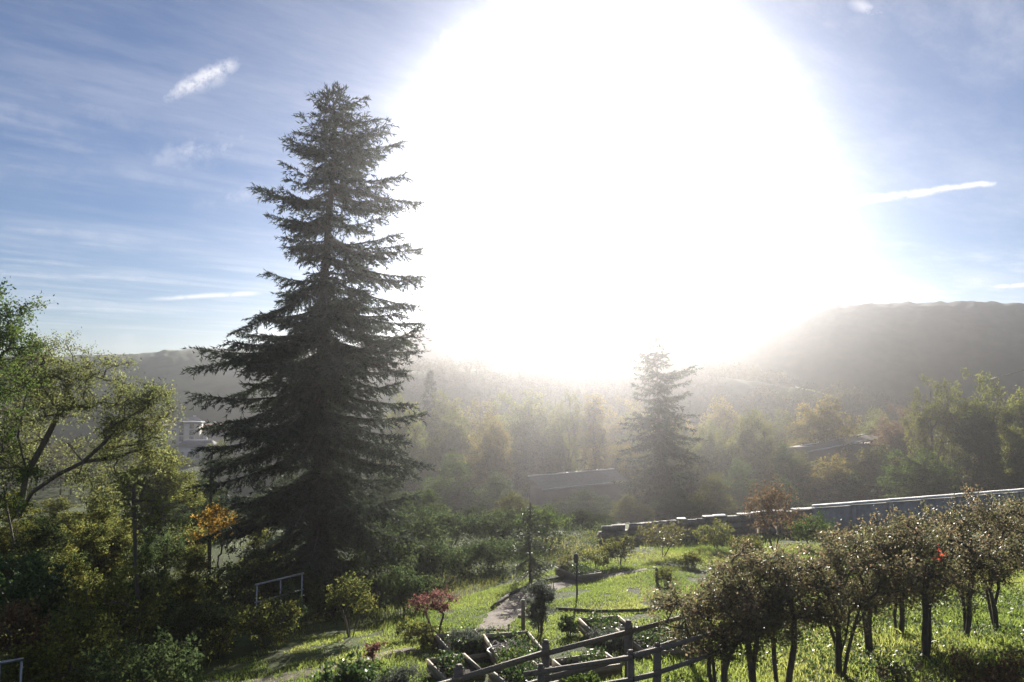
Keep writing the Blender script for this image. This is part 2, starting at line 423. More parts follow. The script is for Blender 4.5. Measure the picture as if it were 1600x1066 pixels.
hill('hill', [(900, 600), (980, 578), (1050, 547), (1100, 529), (1150, 515), (1220, 500), (1260, 487), (1290, 480), (1330, 476), (1400, 474), (1500, 472), (1530, 471), (1600, 475),
              (1750, 486), (1900, 505), (2100, 530), (2400, 570)], 262, 125, M['hill_wood'], .8, 1100, 70, 4)
hill('hill', [(420, 556), (520, 548), (600, 530), (640, 518), (690, 511), (740, 513), (780, 520), (830, 533), (900, 550), (1000, 566), (1100, 590), (1200, 610)], 300, 130, M['hill_wood'], .8, 700, 56, 7)
hill('hill', [(-900, 575), (-500, 565), (-200, 560), (100, 557), (215, 553), (243, 551), (256, 547), (350, 545), (420, 543), (520, 552), (640, 566), (760, 590)], 350, 165, M['hill_field'], .7, 700, 56, 9)
XR, YR, ZR = hill('hill', [(500, 612), (560, 590), (640, 580), (700, 580), (760, 577), (830, 582), (900, 583), (1000, 586), (1080, 586), (1150, 592), (1200, 599), (1250, 608), (1330, 628), (1400, 650), (1500, 690), (1600, 720)],
                  185, 82, M['hill_field'], .45, 420, 50, 11)

# ------------------------------------------------------------------ plants
def blob_crown(rng, ells, n, shell=.5):
    """clump centres in a union of ellipsoids, biased to the outside"""
    w = np.array([e[3] * e[4] * e[5] for e in ells]) ** .75; w /= w.sum()
    out = []
    for e, k in zip(ells, rng.multinomial(n, w)):
        d = rdir(rng, k); r = rng.random(k) ** shell
        out.append(np.array(e[:3]) + d * r[:, None] * np.array(e[3:6]))
    return np.concatenate(out)
def woody(rng, stems, clumps, r_tip=.012, power=.48, up=.6, sides=5, kink=.10, max_r=None):
    """grows limbs from the stem polylines to every clump centre; returns the mesh builder and the clump parents"""
    nodes = []; par = []
    for st in stems:
        for i, p in enumerate(st): par.append(len(nodes) - 1 if i else -1); nodes.append(np.array(p, float))
    nst = len(nodes)
    ref = np.mean([s[-1] for s in stems], axis=0)
    order = np.argsort(np.linalg.norm(clumps - ref, axis=1))
    tips = []
    for ci in order:
        c = clumps[ci]; N = np.array(nodes)
        dd = np.linalg.norm(N - c, axis=1) + up * np.maximum(0, N[:, 2] - c[2] + .15 * np.linalg.norm((N - c)[:, :2], axis=1))
        k = int(np.argmin(dd)); a = N[k]; ln = np.linalg.norm(c - a)
        m = 2 if ln < .6 else (3 if ln < 1.6 else 4)
        prev = k; side = rng.normal(size=3) * kink * ln
        for q in range(1, m + 1):
            t = q / m; p = a + (c - a) * t + side * math.sin(t * math.pi) + np.array([0, 0, .10 * ln * math.sin(t * math.pi)])
            nodes.append(p); par.append(prev); prev = len(nodes) - 1
        tips.append((ci, prev))
    N = np.array(nodes); cnt = np.zeros(len(N))
    for ci, t in tips:
        k = t
        while k >= 0: cnt[k] += 1; k = par[k]
    rad = r_tip * np.maximum(cnt, 1) ** power
    if max_r is not None: rad = np.minimum(rad, max_r)
    mb = MB()
    par = np.array(par); e = np.where(par >= 0)[0]
    thick = rad[e] > r_tip * 1.5
    for sel, ns in ((e[thick], sides + 1), (e[~thick], 3)):
        A, B = N[par[sel]], N[sel]; ext = unit(B - A) * rad[sel][:, None] * .25
        sticks(mb, A - ext, B + ext, np.minimum(rad[par[sel]], rad[sel] * 1.45), rad[sel], ns)
    return mb
def deciduous(rng, stems, ells, nclump, rc, nleaf, lsize, twigs=6, shell=.5, r_tip=.012, asp=.55, droop=.25, flat=.8, trunk_r=None, power=.48, colour_by=None):
    C = blob_crown(rng, ells, nclump, shell)
    wood = woody(rng, stems, C, r_tip, power, max_r=trunk_r)
    A = np.repeat(C, twigs, 0); d = rdir(rng, len(A)); d[:, 2] = d[:, 2] * flat + .1
    B = A + d * rc * rng.uniform(.5, 1.15, len(A))[:, None]
    sticks(wood, A, B, r_tip * .55, r_tip * .25, 3)
    idx = rng.integers(0, len(A), nleaf); t = rng.random(nleaf) ** .6
    c = A[idx] + (B - A)[idx] * t[:, None] + rng.normal(size=(nleaf, 3)) * rc * .16
    cv = rng.random(nclump)                                    # each clump leans to its own tint
    var = np.clip(.55 * rng.random(nleaf) + .45 * cv[idx // twigs], 0, 1)
    cr = leaves(MB(), rng, c, lsize, asp, droop, var)
    return wood, cr
def conifer(rng, H, prof, trunk_pts, trunk_r, spacing=.27, per=8, needle=(.075, .125), nw=.024, step=.032, top_bunch=True, twig_step=.10, nmul=1.0):
    """prof: (z, reach on the -x side, reach on the +x side)"""
    prof = np.array(prof, float); TP = np.array(trunk_pts, float)
    wood = MB(); tube(wood, TP, np.interp(TP[:, 2], [0, H], [trunk_r, .02]), 9)
    def axis(z): return np.stack([np.interp(z, TP[:, 2], TP[:, 0]), np.interp(z, TP[:, 2], TP[:, 1]), z], -1)
    nA, nD, nL = [], [], []
    TA, TB, TR = [], [], []
    z = prof[0, 0]; off = 0
    while z < H - .12:
        f = z / H
        k = max(3, int(round(per * (1 - .35 * f))))
        off += 2.4
        strong = rng.uniform(.92, 1.06)
        for b in range(k):
            az = off + b * 2 * math.pi / k + rng.normal() * .25
            if rng.random() < .12: continue
            zt = z + rng.normal() * .20
            lo = np.interp(zt, prof[:, 0], prof[:, 1]); hi = np.interp(zt, prof[:, 0], prof[:, 2])
            w = .5 + .5 * math.cos(az)
            Lb = (lo * (1 - w) + hi * w) * rng.choice([rng.uniform(.45, .85), rng.uniform(.88, 1.15)]) * strong
            if Lb < .12: Lb = .12
            slope = np.interp(f, [0, .35, .65, .85, 1], [-.62, -.58, -.38, -.05, .35]) + rng.normal() * .13
            curve = np.interp(f, [0, .5, 1], [.28, .28, .16]) + rng.normal() * .05
            zs = min(max(zt - Lb * (slope + curve), .15), H - .1)
            a0 = axis(zs); h = np.array([math.cos(az), math.sin(az), 0]); sd = np.array([-h[1], h[0], 0])
            bend = rng.normal() * .10
            def pt(t):
                t = np.asarray(t)[..., None]
                return a0 + h * Lb * t + sd * Lb * bend * t * t + np.array([0, 0, 1.]) * Lb * (slope * t + curve * t * t)
            tt = np.linspace(0, 1, 6); pp = pt(tt); rb = .010 + .011 * Lb
            tube(wood, pp, np.linspace(rb, .005, 6), 4, cap=False)
            m = max(4, int(Lb / twig_step))
            t = np.repeat((np.arange(m) + rng.random(m)) / m * .93 + .07, 2)
            p = pt(t); tan = unit(pt(np.minimum(t + .02, 1.02)) - p)
            side = np.tile([1., -1.], m)[:, None] * sd
            ph = rng.uniform(.55, 1.1, 2 * m)[:, None]
            dr = rng.choice([.15, .35, .6, 1.1], 2 * m, p=[.3, .3, .25, .15])[:, None]
            td = unit(tan * np.cos(ph) + side * np.sin(ph) - np.array([0, 0, 1.]) * dr)
            tl = (.10 + .40 * Lb ** .75 * np.clip(1.12 - t, .30, 1) ** .7 * np.clip(t * 4, .35, 1)) * rng.uniform(.65, 1.2, 2 * m)
            tl = np.minimum(tl, .85)
            TA.append(np.concatenate([p, pp[4:5]])); TB.append(np.concatenate([p + td * tl[:, None], pp[5:6] + (pp[5:6] - pp[4:5]) * .4]))
        z += spacing * rng.uniform(.75, 1.25) * (1.0 if f < .85 else .7)
    # the leader and a second leader
    top = axis(np.array([H]))[0]
    if top_bunch:
        for dx, dz in ((0, .0), (.25, -.12), (-.12, -.25), (.1, -.35)):
            q = top + np.array([dx, 0, dz]); k = 9; d = rdir(rng, k); d[:, 2] = np.abs(d[:, 2]) * .8 + .1
            TA.append(np.tile(q - np.array([0, 0, .25]), (k, 1))); TB.append(q + d * .28)
    TA = np.concatenate(TA); TB = np.concatenate(TB)
    sticks(wood, TA, TB, .006, .003, 3)
    ln = np.linalg.norm(TB - TA, axis=1); cnt = np.maximum(3, (ln / step * nmul).astype(int))
    idx = np.repeat(np.arange(len(TA)), cnt); n = len(idx)
    t = rng.random(n) * .98 + .02; p = TA[idx] + (TB - TA)[idx] * t[:, None]
    td = unit(TB - TA)[idx]; rp = rdir(rng, n); rp -= td * np.sum(rp * td, 1)[:, None]; rp = unit(rp)
    d = unit(td * rng.uniform(.5, 1.0, n)[:, None] + rp * .62 + np.array([0, 0, .10]))
    l = rng.uniform(*needle, n)[:, None]; w = unit(np.cross(d, rdir(rng, n))) * nw * .5
    V = np.stack([p - w, p + w, p + d * l], 1)
    var = np.clip(np.repeat(rng.random(len(TA)), cnt) * .6 + rng.random(n) * .4, 0, 1)
    cr = MB().add(V.reshape(-1, 3), np.arange(n * 3).reshape(n, 3), np.repeat(var, 3))
    return wood, cr
def place(wood, crown, name, label, cat, loc, wm, cm, rz=0, scale=(1, 1, 1), group=None, names=('trunk', 'crown')):
    r = thing(name, label, cat, loc, rz, group, scale)
    w = obj(names[0], wood, wm, r); w['role'] = 'wood'
    c = obj(names[1], crown, cm, r); c['role'] = 'crown'
    return r

# --- the big spruce
rng = np.random.default_rng(3)
DS = 25.0
SPR = GX(500, DS); k20 = DS / FPX
def zpx(py, y=DS, b=SPR): return P(800, py, y)[2] - b[2]
axis_px = [(940, 500), (700, 502), (550, 503), (450, 505), (300, 518), (200, 524), (138, 520)]
tp = [(P(ax, ay, DS)[0] - SPR[0], 0, zpx(ay)) for ay, ax in axis_px]
tp[0] = (0, 0, -.2)
Hs = zpx(138)
def axx(py): return np.interp(py, [138, 200, 300, 450, 550, 700, 950], [520, 524, 518, 505, 503, 502, 500])
left_px = [(925, 385), (890, 352), (850, 345), (760, 345), (700, 338), (652, 322), (600, 303), (530, 342), (500, 372), (455, 368), (425, 420), (400, 425), (345, 438), (312, 402), (285, 452), (248, 443), (215, 462), (178, 472), (150, 498), (138, 512)]
right_px = [(925, 635), (890, 650), (850, 655), (750, 645), (650, 632), (600, 640), (545, 660), (500, 658), (420, 640), (380, 628), (345, 618), (298, 655), (270, 622), (218, 626), (190, 600), (165, 592), (150, 580), (138, 535)]
zs_ = sorted({p[0] for p in left_px + right_px}, reverse=True)
prof = [(zpx(y), (axx(y) - np.interp(-y, [-a for a, _ in left_px], [b for _, b in left_px])) * k20, (np.interp(-y, [-a for a, _ in right_px], [b for _, b in right_px]) - axx(y)) * k20) for y in zs_]
wood, crown = conifer(rng, Hs, prof, tp, .36, spacing=.32, per=8, twig_step=.10, step=.034, needle=(.10, .18), nw=.038, nmul=1.1)
place(wood, crown, 'spruce_tree', 'tall dark spruce with a broad ragged cone, standing alone in the middle of the garden', 'tree', SPR, M['bark'], M['needle'])

# --- second conifer, beyond the wall
rng = np.random.default_rng(8)
C2 = GX(1028, 86.0)
def z48(py): return P(800, py, 86)[2] - C2[2]
H2 = z48(528); k48 = 86 / FPX
pr = [(z48(y), l * k48, r * k48) for y, l, r in ((800, 60, 70), (720, 60, 72), (650, 52, 62), (612, 34, 44), (598, 40, 46), (585, 34, 50), (575, 26, 62), (562, 52, 26), (545, 36, 24), (534, 20, 20))]
wood, crown = conifer(rng, H2, pr, [(0, 0, -.2), (.05, 0, H2 * .5), (-.1, 0, H2)], .34, spacing=.62, per=7, needle=(.28, .5), nw=.12, step=.11, twig_step=.26)
place(wood, crown, 'fir_tree', 'ragged hazy conifer standing behind the garden wall straight below the sun', 'tree', C2, M['bark'], M['needle_hazy'])
# a small dark conifer right of the spruce, and a slender young one in the garden
rng = np.random.default_rng(9)
b = GX(672, 120.0); hh = P(672, 582, 120)[2] - b[2]
wood, crown = conifer(rng, hh, [(.5, 3.6, 3.6), (hh * .6, 2.4, 2.4), (hh, .2, .2)], [(0, 0, -.3), (0, 0, hh)], .2, spacing=.7, per=8, needle=(.4, .6), nw=.2, step=.2, twig_step=.4)
place(wood, crown, 'fir_tree', 'small dark conifer with pointed top just right of the tall spruce, far behind', 'tree', b, M['bark'], M['needle_hazy'])
rng = np.random.default_rng(10)
b = GX(828, 25.0); hh = P(828, 785, 25)[2] - b[2]
wood, crown = conifer(rng, hh, [(.3, .85, .85), (hh * .4, .8, .8), (hh * .75, .5, .5), (hh, .08, .08)], [(0, 0, -.1), (0, 0, hh)], .05, spacing=.17, per=7, needle=(.05, .09), nw=.022, step=.035, twig_step=.09, top_bunch=False)
place(wood, crown, 'young_conifer', 'slender pale green young conifer with layered sprays at the lawn edge', 'tree', b, M['bark_pale'], M['laurel'])

# --- left spreading tree
rng = np.random.default_rng(21)
DL = 26.0
LT = GX(18, DL)
def at17(px, py, dy=0.0):
    p = P(px, py, DL + dy * 1.5); return p - LT
stems = [[(0, 0, -.2), at17(20, 900), at17(22, 850), at17(30, 805)],
         [at17(30, 805), at17(50, 770, -.2), at17(90, 742, -.4), at17(130, 722, -.5), at17(165, 690, -.5), at17(195, 655, -.4), at17(235, 632, -.3)],
         [at17(30, 805), at17(42, 740, .2), at17(70, 690, .3), at17(95, 640, .4), at17(118, 590, .4), at17(128, 555, .3)],
         [at17(22, 850), at17(8, 780, .5), at17(0, 700, .7), at17(10, 630, .8)],
         [at17(42, 740, .2), at17(28, 680, -.4), at17(40, 620, -.6), at17(60, 570, -.6)],
         [at17(130, 722, -.5), at17(180, 715, -.2), at17(225, 700, 0)]]
k17 = DL / FPX
def el(px, py, rx, rz, dy=0, ry=1.5, at=at17, k=k17):
    c = at(px, py, dy); return (*c, rx * k, ry, rz * k)
ells = [el(120, 590, 95, 66), el(205, 650, 62, 60), el(50, 600, 80, 70), el(170, 730, 75, 62), el(20, 690, 60, 60, .5), el(225, 680, 55, 55)]
wood, crown = deciduous(rng, stems, ells, 320, .56, 36000, .082, 8, .42, .0115, trunk_r=.19, power=.44)
place(wood, crown, 'spreading_tree', 'spreading tree with forked dark limbs and yellowing leaves at the left edge', 'tree', LT, M['bark'], M['pale_olive'])
rng = np.random.default_rng(22)
LB = GX(-40, 21.0)
def at21(px, py, dy=0.0): return P(px, py, 21.0 + dy) - LB
ells = [el(-20, 500, 75, 75, 0, 1.5, at21, 21 / FPX), el(-60, 620, 110, 90, 0, 1.8, at21, 21 / FPX), el(20, 560, 55, 60, 0, 1.3, at21, 21 / FPX), el(-60, 760, 110, 80, 0, 1.8, at21, 21 / FPX)]
wood, crown = deciduous(rng, [[(0, 0, -.2), (.1, 0, 2), (.2, 0, 4.2), (.4, 0, 6)]], ells, 170, .5, 17000, .085, 6, .45, .010, trunk_r=.2)
place(wood, crown, 'tall_tree', 'tallest leafy tree at the left border, its crown rising above the spreading tree', 'tree', LB, M['bark'], M['green'])

# --- prototypes for the trees beyond the garden (about 8 m tall), copied below
PROTO = {}
def proto(kind, seed, ells, nclump, rc, nleaf, ls, stems=None, **kw):
    rng = np.random.default_rng(seed)
    stems = stems or [[(0, 0, -.3), (.05, 0, 1.2), (.1, .05, 2.6)]]
    PROTO[kind] = deciduous(rng, stems, ells, nclump, rc, nleaf, ls, **kw)
    PROTO[kind] = (PROTO[kind][0].mesh('trunk'), PROTO[kind][1].mesh('crown'))
proto('round', 31, [(0, 0, 4.6, 2.6, 2.4, 2.6), (-1.2, .4, 3.2, 1.9, 1.8, 1.9), (1.3, -.3, 3.5, 2.0, 1.8, 1.9), (.3, .2, 6.3, 1.6, 1.5, 1.6)], 190, .75, 21000, .16, r_tip=.014, twigs=6, shell=.4)
proto('round_b', 32, [(-.6, 0, 5.0, 2.2, 2.2, 2.6), (1.3, .2, 4.2, 1.9, 1.9, 2.2), (-.9, -.4, 2.6, 2.2, 2.0, 1.6), (.8, .4, 6.6, 1.3, 1.3, 1.2)], 190, .7, 20000, .16, r_tip=.014, twigs=6, shell=.4)
proto('slender', 33, [(0, 0, 4.5, 1.0, 1.0, 3.4), (.1, 0, 6.8, .7, .7, 1.3)], 110, .5, 9000, .14, stems=[[(0, 0, -.3), (0, 0, 2.5), (.1, 0, 5), (.05, 0, 7.6)]], r_tip=.012, twigs=5)
proto('fan', 34, [(0, 0, 6.3, 2.5, 2.2, 1.6), (-1.2, 0, 4.6, 1.9, 1.8, 2.0), (1.3, .2, 4.8, 1.9, 1.8, 1.9), (0, 0, 2.6, 2.2, 2.0, 1.8)], 200, .6, 14000, .14,
      stems=[[(0, 0, -.3), (0, 0, 1.0), (-.1, 0, 2.2)], [(-.1, 0, 2.2), (-.9, 0, 4.2), (-1.6, 0, 6.2)], [(-.1, 0, 2.2), (.1, .3, 4.4), (.2, .4, 7)], [(-.1, 0, 2.2), (.9, -.1, 4.3), (1.7, 0, 6.4)]], r_tip=.016, twigs=8)
proto('dense', 35, [(0, 0, 2.6, 2.6, 2.3, 2.6), (-1.3, .2, 2.0, 2.0, 1.8, 2.0), (1.3, -.2, 2.4, 1.9, 1.8, 2.2), (0, 0, 4.6, 1.9, 1.7, 2.2), (.2, 0, 6.6, 1.2, 1.2, 1.3)], 230, .7, 26000, .16, r_tip=.013, twigs=6, shell=.35)
proto('column', 36, [(0, 0, 4, 1.5, 1.5, 4.0), (.2, 0, 6.5, 1.2, 1.2, 1.6)], 160, .6, 19000, .14, stems=[[(0, 0, -.3), (0, 0, 3), (.1, 0, 6)]], r_tip=.013, twigs=6, shell=.35)
PROTO_H = {'round': 8.1, 'round_b': 8.0, 'slender': 8.3, 'fan': 8.2, 'dense': 8.1, 'column': 8.3}
PROTO_W = {'round': 6.3, 'round_b': 6.0, 'slender': 2.6, 'fan': 6.2, 'dense': 6.3, 'column': 3.6}
NAME = {'round': 'broadleaf_tree', 'round_b': 'broadleaf_tree', 'slender': 'slender_tree', 'fan': 'open_crowned_tree', 'dense': 'bushy_tree', 'column': 'ivy_clad_tree'}
BAND = [  # px, top py, width px, depth, kind, material, label
 (630, 618, 95, 56, 'round', 'yellow_green', 'bright yellow-green tree touching the right flank of the tall spruce'),
 (705, 640, 110, 62, 'round_b', 'olive', 'olive tree between the small dark conifer and the valley trees'),
 (765, 650, 100, 57, 'round', 'gold', 'golden autumn tree left of the shed roof, tallest of its clump'),
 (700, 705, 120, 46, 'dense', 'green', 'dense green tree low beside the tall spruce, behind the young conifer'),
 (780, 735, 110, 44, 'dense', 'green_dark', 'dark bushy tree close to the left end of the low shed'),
 (845, 655, 90, 66, 'round_b', 'olive', 'hazy olive tree straight above the low shed roof'),
 (888, 604, 70, 64, 'fan', 'olive', 'thin open-branched tree below the sun, left of the slender golden tree'),
 (930, 612, 62, 67, 'slender', 'gold', 'slender golden tree next to the ragged conifer beneath the sun'),
 (965, 690, 90, 60, 'round', 'gold', 'hazy golden tree rising over the right end of the shed roof'),
 (1105, 655, 80, 64, 'round_b', 'yellow_green', 'yellow-green tree immediately right of the ragged conifer'),
 (1165, 640, 118, 58, 'round', 'olive', 'broad olive tree between the ragged conifer and the golden dome-shaped tree'),
 (1290, 620, 155, 63, 'round', 'gold', 'golden dome-shaped tree under the strip of sunlit field'),
 (1232, 690, 100, 52, 'dense', 'green', 'dense green tree in front of the golden dome-shaped tree'),
 (1325, 738, 125, 47, 'dense', 'green_dark', 'low dark bushy tree right behind the lit coping of the concrete wall'),
 (1400, 655, 95, 60, 'round_b', 'rust', 'russet tree between the golden dome-shaped tree and the twin-crowned pair'),
 (1455, 580, 95, 51, 'fan', 'olive', 'open-branched tree, left one of the tall twin-crowned pair at right'),
 (1522, 570, 118, 50, 'fan', 'yellow_green', 'open-branched tree with fanning limbs, right one of the tall twin-crowned pair'),
 (1528, 640, 78, 47, 'column', 'green_dark', 'dark ivy-clad stump-like tree standing before the tall twin-crowned pair'),
 (1610, 608, 130, 49, 'round', 'yellow_green', 'leafy yellow-green tree at the right border behind the wall'),
 (1425, 700, 110, 45, 'round_b', 'green', 'green tree below the twin-crowned pair, leaning over the wall'),
 (1590, 690, 130, 44, 'dense', 'green_dark', 'dark dense tree at the right border just behind the wall'),
 (1110, 740, 100, 45, 'dense', 'olive', 'olive bushy tree behind the low stone wall, right of the ragged conifer'),
 (1150, 715, 90, 50, 'dense', 'green', 'green bushy tree behind the reddish thin shrub by the wall'),
 (905, 765, 120, 43, 'dense', 'green_dark', 'dark bushy tree in front of the shed, behind the tall grass clump'),
 (1475, 745, 130, 44, 'dense', 'green_dark', 'lowest dark bushy tree behind the middle of the concrete wall'),
 (250, 700, 150, 33, 'round', 'yellow_green', 'yellowing tree behind the thin sapling, between spreading tree and spruce'),
 (305, 742, 90, 40, 'round_b', 'green', 'green tree below the distant village, left of the tall spruce'),
 (165, 755, 150, 27, 'dense', 'bramble', 'bushy tree under the long limb of the spreading tree'),
 (345, 688, 70, 75, 'round', 'yellow_green', 'small bright tree under the distant village, touching the left of the spruce'),
 (60, 805, 170, 23, 'dense', 'green_dark', 'dark bushy tree behind the trunk of the spreading tree'),
 (330, 775, 110, 30, 'dense', 'green_dark', 'dark bushy tree behind the thin post and orange shrub'),
 (600, 740, 130, 38, 'dense', 'green_dark', 'dark bushy tree half hidden behind the right side of the tall spruce'),
 (665, 765, 120, 36, 'dense', 'green', 'green bushy tree behind the shaded shrubs, nearest the right side of the spruce'),
 (735, 790, 110, 37, 'dense', 'green_dark', 'low dark bushy tree behind the young conifer, on its left'),
 (810, 770, 110, 40, 'dense', 'olive', 'olive bushy tree behind the young conifer, below the shed roof'),
 (985, 772, 100, 42, 'dense', 'olive', 'olive bushy tree under the ragged conifer, behind the left end of the stone wall'),
 (1050, 760, 110, 43, 'dense', 'green_dark', 'dark bushy tree at the foot of the ragged conifer'),
 (1212, 745, 100, 42, 'dense', 'green_dark', 'dark bushy tree behind the reddish thin shrub, near the wall end'),
 (1290, 712, 120, 50, 'round_b', 'gold', 'golden tree just below the long pale shed roof edge'),
 (1365, 695, 110, 52, 'round', 'olive', 'olive tree covering the right end of the long pale shed roof'),
 (1000, 640, 90, 70, 'round_b', 'yellow_green', 'hazy yellow-green tree just behind the ragged conifer on its left'),
 (1060, 660, 100, 66, 'round', 'olive', 'hazy olive tree just behind the ragged conifer on its right'),
 (232, 838, 130, 20, 'dense', 'green_dark', 'dark bushy tree behind the stem of the thin sapling'),
 (300, 850, 120, 22, 'dense', 'bramble', 'bushy tree low on the bank, left of the tall thin pole'),
 (245, 778, 130, 31, 'dense', 'green_dark', 'dark bushy tree filling the dip left of the tall thin pole, farther back'),
 (385, 785, 140, 33, 'dense', 'green_dark', 'dark bushy tree behind the galvanised handrail and left skirt of the spruce'),
 (20, 765, 150, 29, 'dense', 'olive', 'olive bushy tree at the left border behind the spreading tree trunk'),
 (425, 820, 120, 28, 'dense', 'bramble', 'bushy tree close behind the galvanised handrail'),
 (650, 812, 130, 31, 'dense', 'green_dark', 'dark bushy tree at the right skirt of the spruce, above the red-leaved tree'),
 (915, 795, 120, 33, 'dense', 'green_dark', 'dark bushy tree behind the tall grass clump, at the left end of the stone wall'),
 (90, 778, 150, 31, 'dense', 'bramble', 'bushy tree filling the gap under the crown of the spreading tree'),
 (158, 800, 130, 33, 'dense', 'green', 'green bushy tree in the gap between the spreading tree and the thin sapling'),
 (872, 776, 90, 50, 'dense', 'olive', 'olive bushy tree against the front of the low shed, left half'),
 (950, 774, 90, 50, 'dense', 'green', 'green bushy tree against the front of the low shed, right half'),
 (1252, 706, 100, 53, 'round', 'olive', 'olive tree covering the left end of the long pale shed roof'),
 (1325, 704, 90, 53, 'round_b', 'gold', 'golden tree covering the middle of the long pale shed roof'),
 (690, 612, 120, 70, 'round', 'olive', 'hazy tall tree right behind the small dark pointed conifer'),
 (745, 618, 110, 72, 'fan', 'gold', 'hazy golden open-branched tree, third treetop right of the tall spruce'),
 (812, 606, 120, 73, 'round_b', 'yellow_green', 'hazy tall yellow-green tree left of the thin open-branched tree'),
 (862, 622, 90, 75, 'fan', 'olive', 'hazy open-branched tree behind the thin open-branched one'),
 (975, 615, 100, 74, 'fan', 'gold', 'hazy golden open-branched tree touching the left of the ragged conifer'),
 (1118, 622, 110, 74, 'round', 'gold', 'hazy golden tree behind the yellow-green tree right of the ragged conifer'),
 (1210, 636, 100, 72, 'round_b', 'olive', 'hazy olive tree just left of the golden dome-shaped tree'),
 (1362, 640, 100, 70, 'round', 'yellow_green', 'hazy yellow-green tree just right of the golden dome-shaped tree'),
 (1400, 628, 90, 62, 'fan', 'rust', 'russet open-branched tree left of the twin-crowned pair'),
 (130, 850, 130, 19, 'dense', 'bramble', 'bushy tree low on the bank, right of the spreading tree trunk'),
 (440, 740, 150, 40, 'dense', 'green_dark', 'dark bushy tree half hidden behind the left side of the tall spruce'),
]
rnd = random.Random(5)
for px, top, wpx, y, kind, mat, label in BAND:
    y = y * (1.0 if y < 30 else 1.25 if y < 42 else 1.7)
    b = GX(px, y); h = P(px, top, y)[2] - b[2]; w = wpx * y / FPX
    r = thing(NAME[kind], label, 'tree', b, rnd.uniform(0, 6.28) if kind != 'fan' else rnd.uniform(-.4, .4), 'trees around the garden', (w / PROTO_W[kind], w / PROTO_W[kind], h / PROTO_H[kind]))
    wm, cm = PROTO[kind]
    for nm, me, ma in (('trunk', wm, M['bark']), ('crown', cm, M[mat])):
        if not me.materials: me.materials.append(ma)
        o = obj(nm, me, None, r); o.material_slots[0].link = 'OBJECT'; o.material_slots[0].material = ma

# --- woods beyond: on the valley floor and on the near ridge (one mass each)
def wood_mass(name, pts, hs, ws, mat, rng, per=110, ls=.55):
    mb = MB()
    n = len(pts); idx = np.repeat(np.arange(n), per); d = rdir(rng, n * per)
    d[:, 2] = np.abs(d[:, 2]) * 1.0 - .25 * rng.random(n * per)
    r = rng.uniform(.75, 1.05, n * per)[:, None]
    lump = 1 + .25 * np.sin(d[:, :1] * 5 + idx[:, None]) * np.sin(d[:, 1:2] * 4 + 2 * idx[:, None])
    c = pts[idx] + d * r * lump * np.stack([ws[idx] * .58, ws[idx] * .58, hs[idx] * .62], -1) + np.stack([0 * hs[idx], 0 * hs[idx], hs[idx] * .36], -1)
    var = np.clip(np.repeat(rng.random(n), per) * .7 + .3 * rng.random(n * per), 0, 1)
    leaves(mb, rng, c, ls * np.repeat(hs, per)[:, None] / 7.0, .8, .1, var)
    sticks(mb, pts - np.array([0, 0, .5]), pts + np.stack([0 * hs, 0 * hs, hs * .45], -1), .16, .08, 4, .1)
    return tag(obj(name, mb, mat), kind='stuff')
M['far_leaf'] = leaf_mat('far_leaf', [(.04, .048, .022), (.06, .066, .028), (.085, .08, .035), (.11, .092, .04)], .3)
rng = np.random.default_rng(41)
n = 520; ys = rng.uniform(112, 150, n); az = rng.uniform(-.75, .75, n); xs = ys * np.tan(az)
keep = ~((az < -.30) & (az > -.48) & (ys > 90)); xs, ys = xs[keep], ys[keep]
pts = np.stack([xs, ys, zg(xs, ys)], -1); n = len(pts)
wood_mass('woodland', pts, rng.uniform(4.5, 8.5, n), rng.uniform(5, 9, n), M['far_leaf'], rng)
rng = np.random.default_rng(42)
sel = rng.integers(0, XR.shape[1], 2400); row = (rng.random(2400) ** .6 * 44).astype(int) + 2
pp = np.stack([XR[row, sel], YR[row, sel], ZR[row, sel]], -1)
mask = vnoise(pp[:, 0] / 28, pp[:, 1] / 28, 5) + (row > 33) * .12 > .36
# leave the sunlit field strip bare
pa = pp[:, 0] / pp[:, 1] * FPX + 800
mask &= ~((pa > 1245) & (pa < 1330) & (row > 34))
pp = pp[mask]; n = len(pp)
wood_mass('ridge_woodland', pp, rng.uniform(3.0, 5.2, n), rng.uniform(5, 8.5, n), M['far_leaf'], rng, 120, .62)
M['field'] = rough_mat('pasture', (.12, .15, .03), (.22, .23, .05), .05, .9, 0)
# the strip of pasture on the shoulder of the near ridge
fm = MB(); rows = []
jf = [j for j in range(XR.shape[1]) if 1240 < XR[36, j] / YR[36, j] * FPX + 800 < 1335]
for q in range(36, 38 + 1):
    rows.append(np.stack([XR[q, jf], YR[q, jf], ZR[q, jf] + .25], -1))
rows = np.array(rows); nr, nc = rows.shape[:2]
i, j = np.meshgrid(np.arange(nc - 1), np.arange(nr - 1)); b = (j * nc + i).ravel()
tag(obj('pasture_field', MB().add(rows.reshape(-1, 3), np.stack([b, b + 1, b + nc + 1, b + nc], -1)), M['field']), kind='structure')

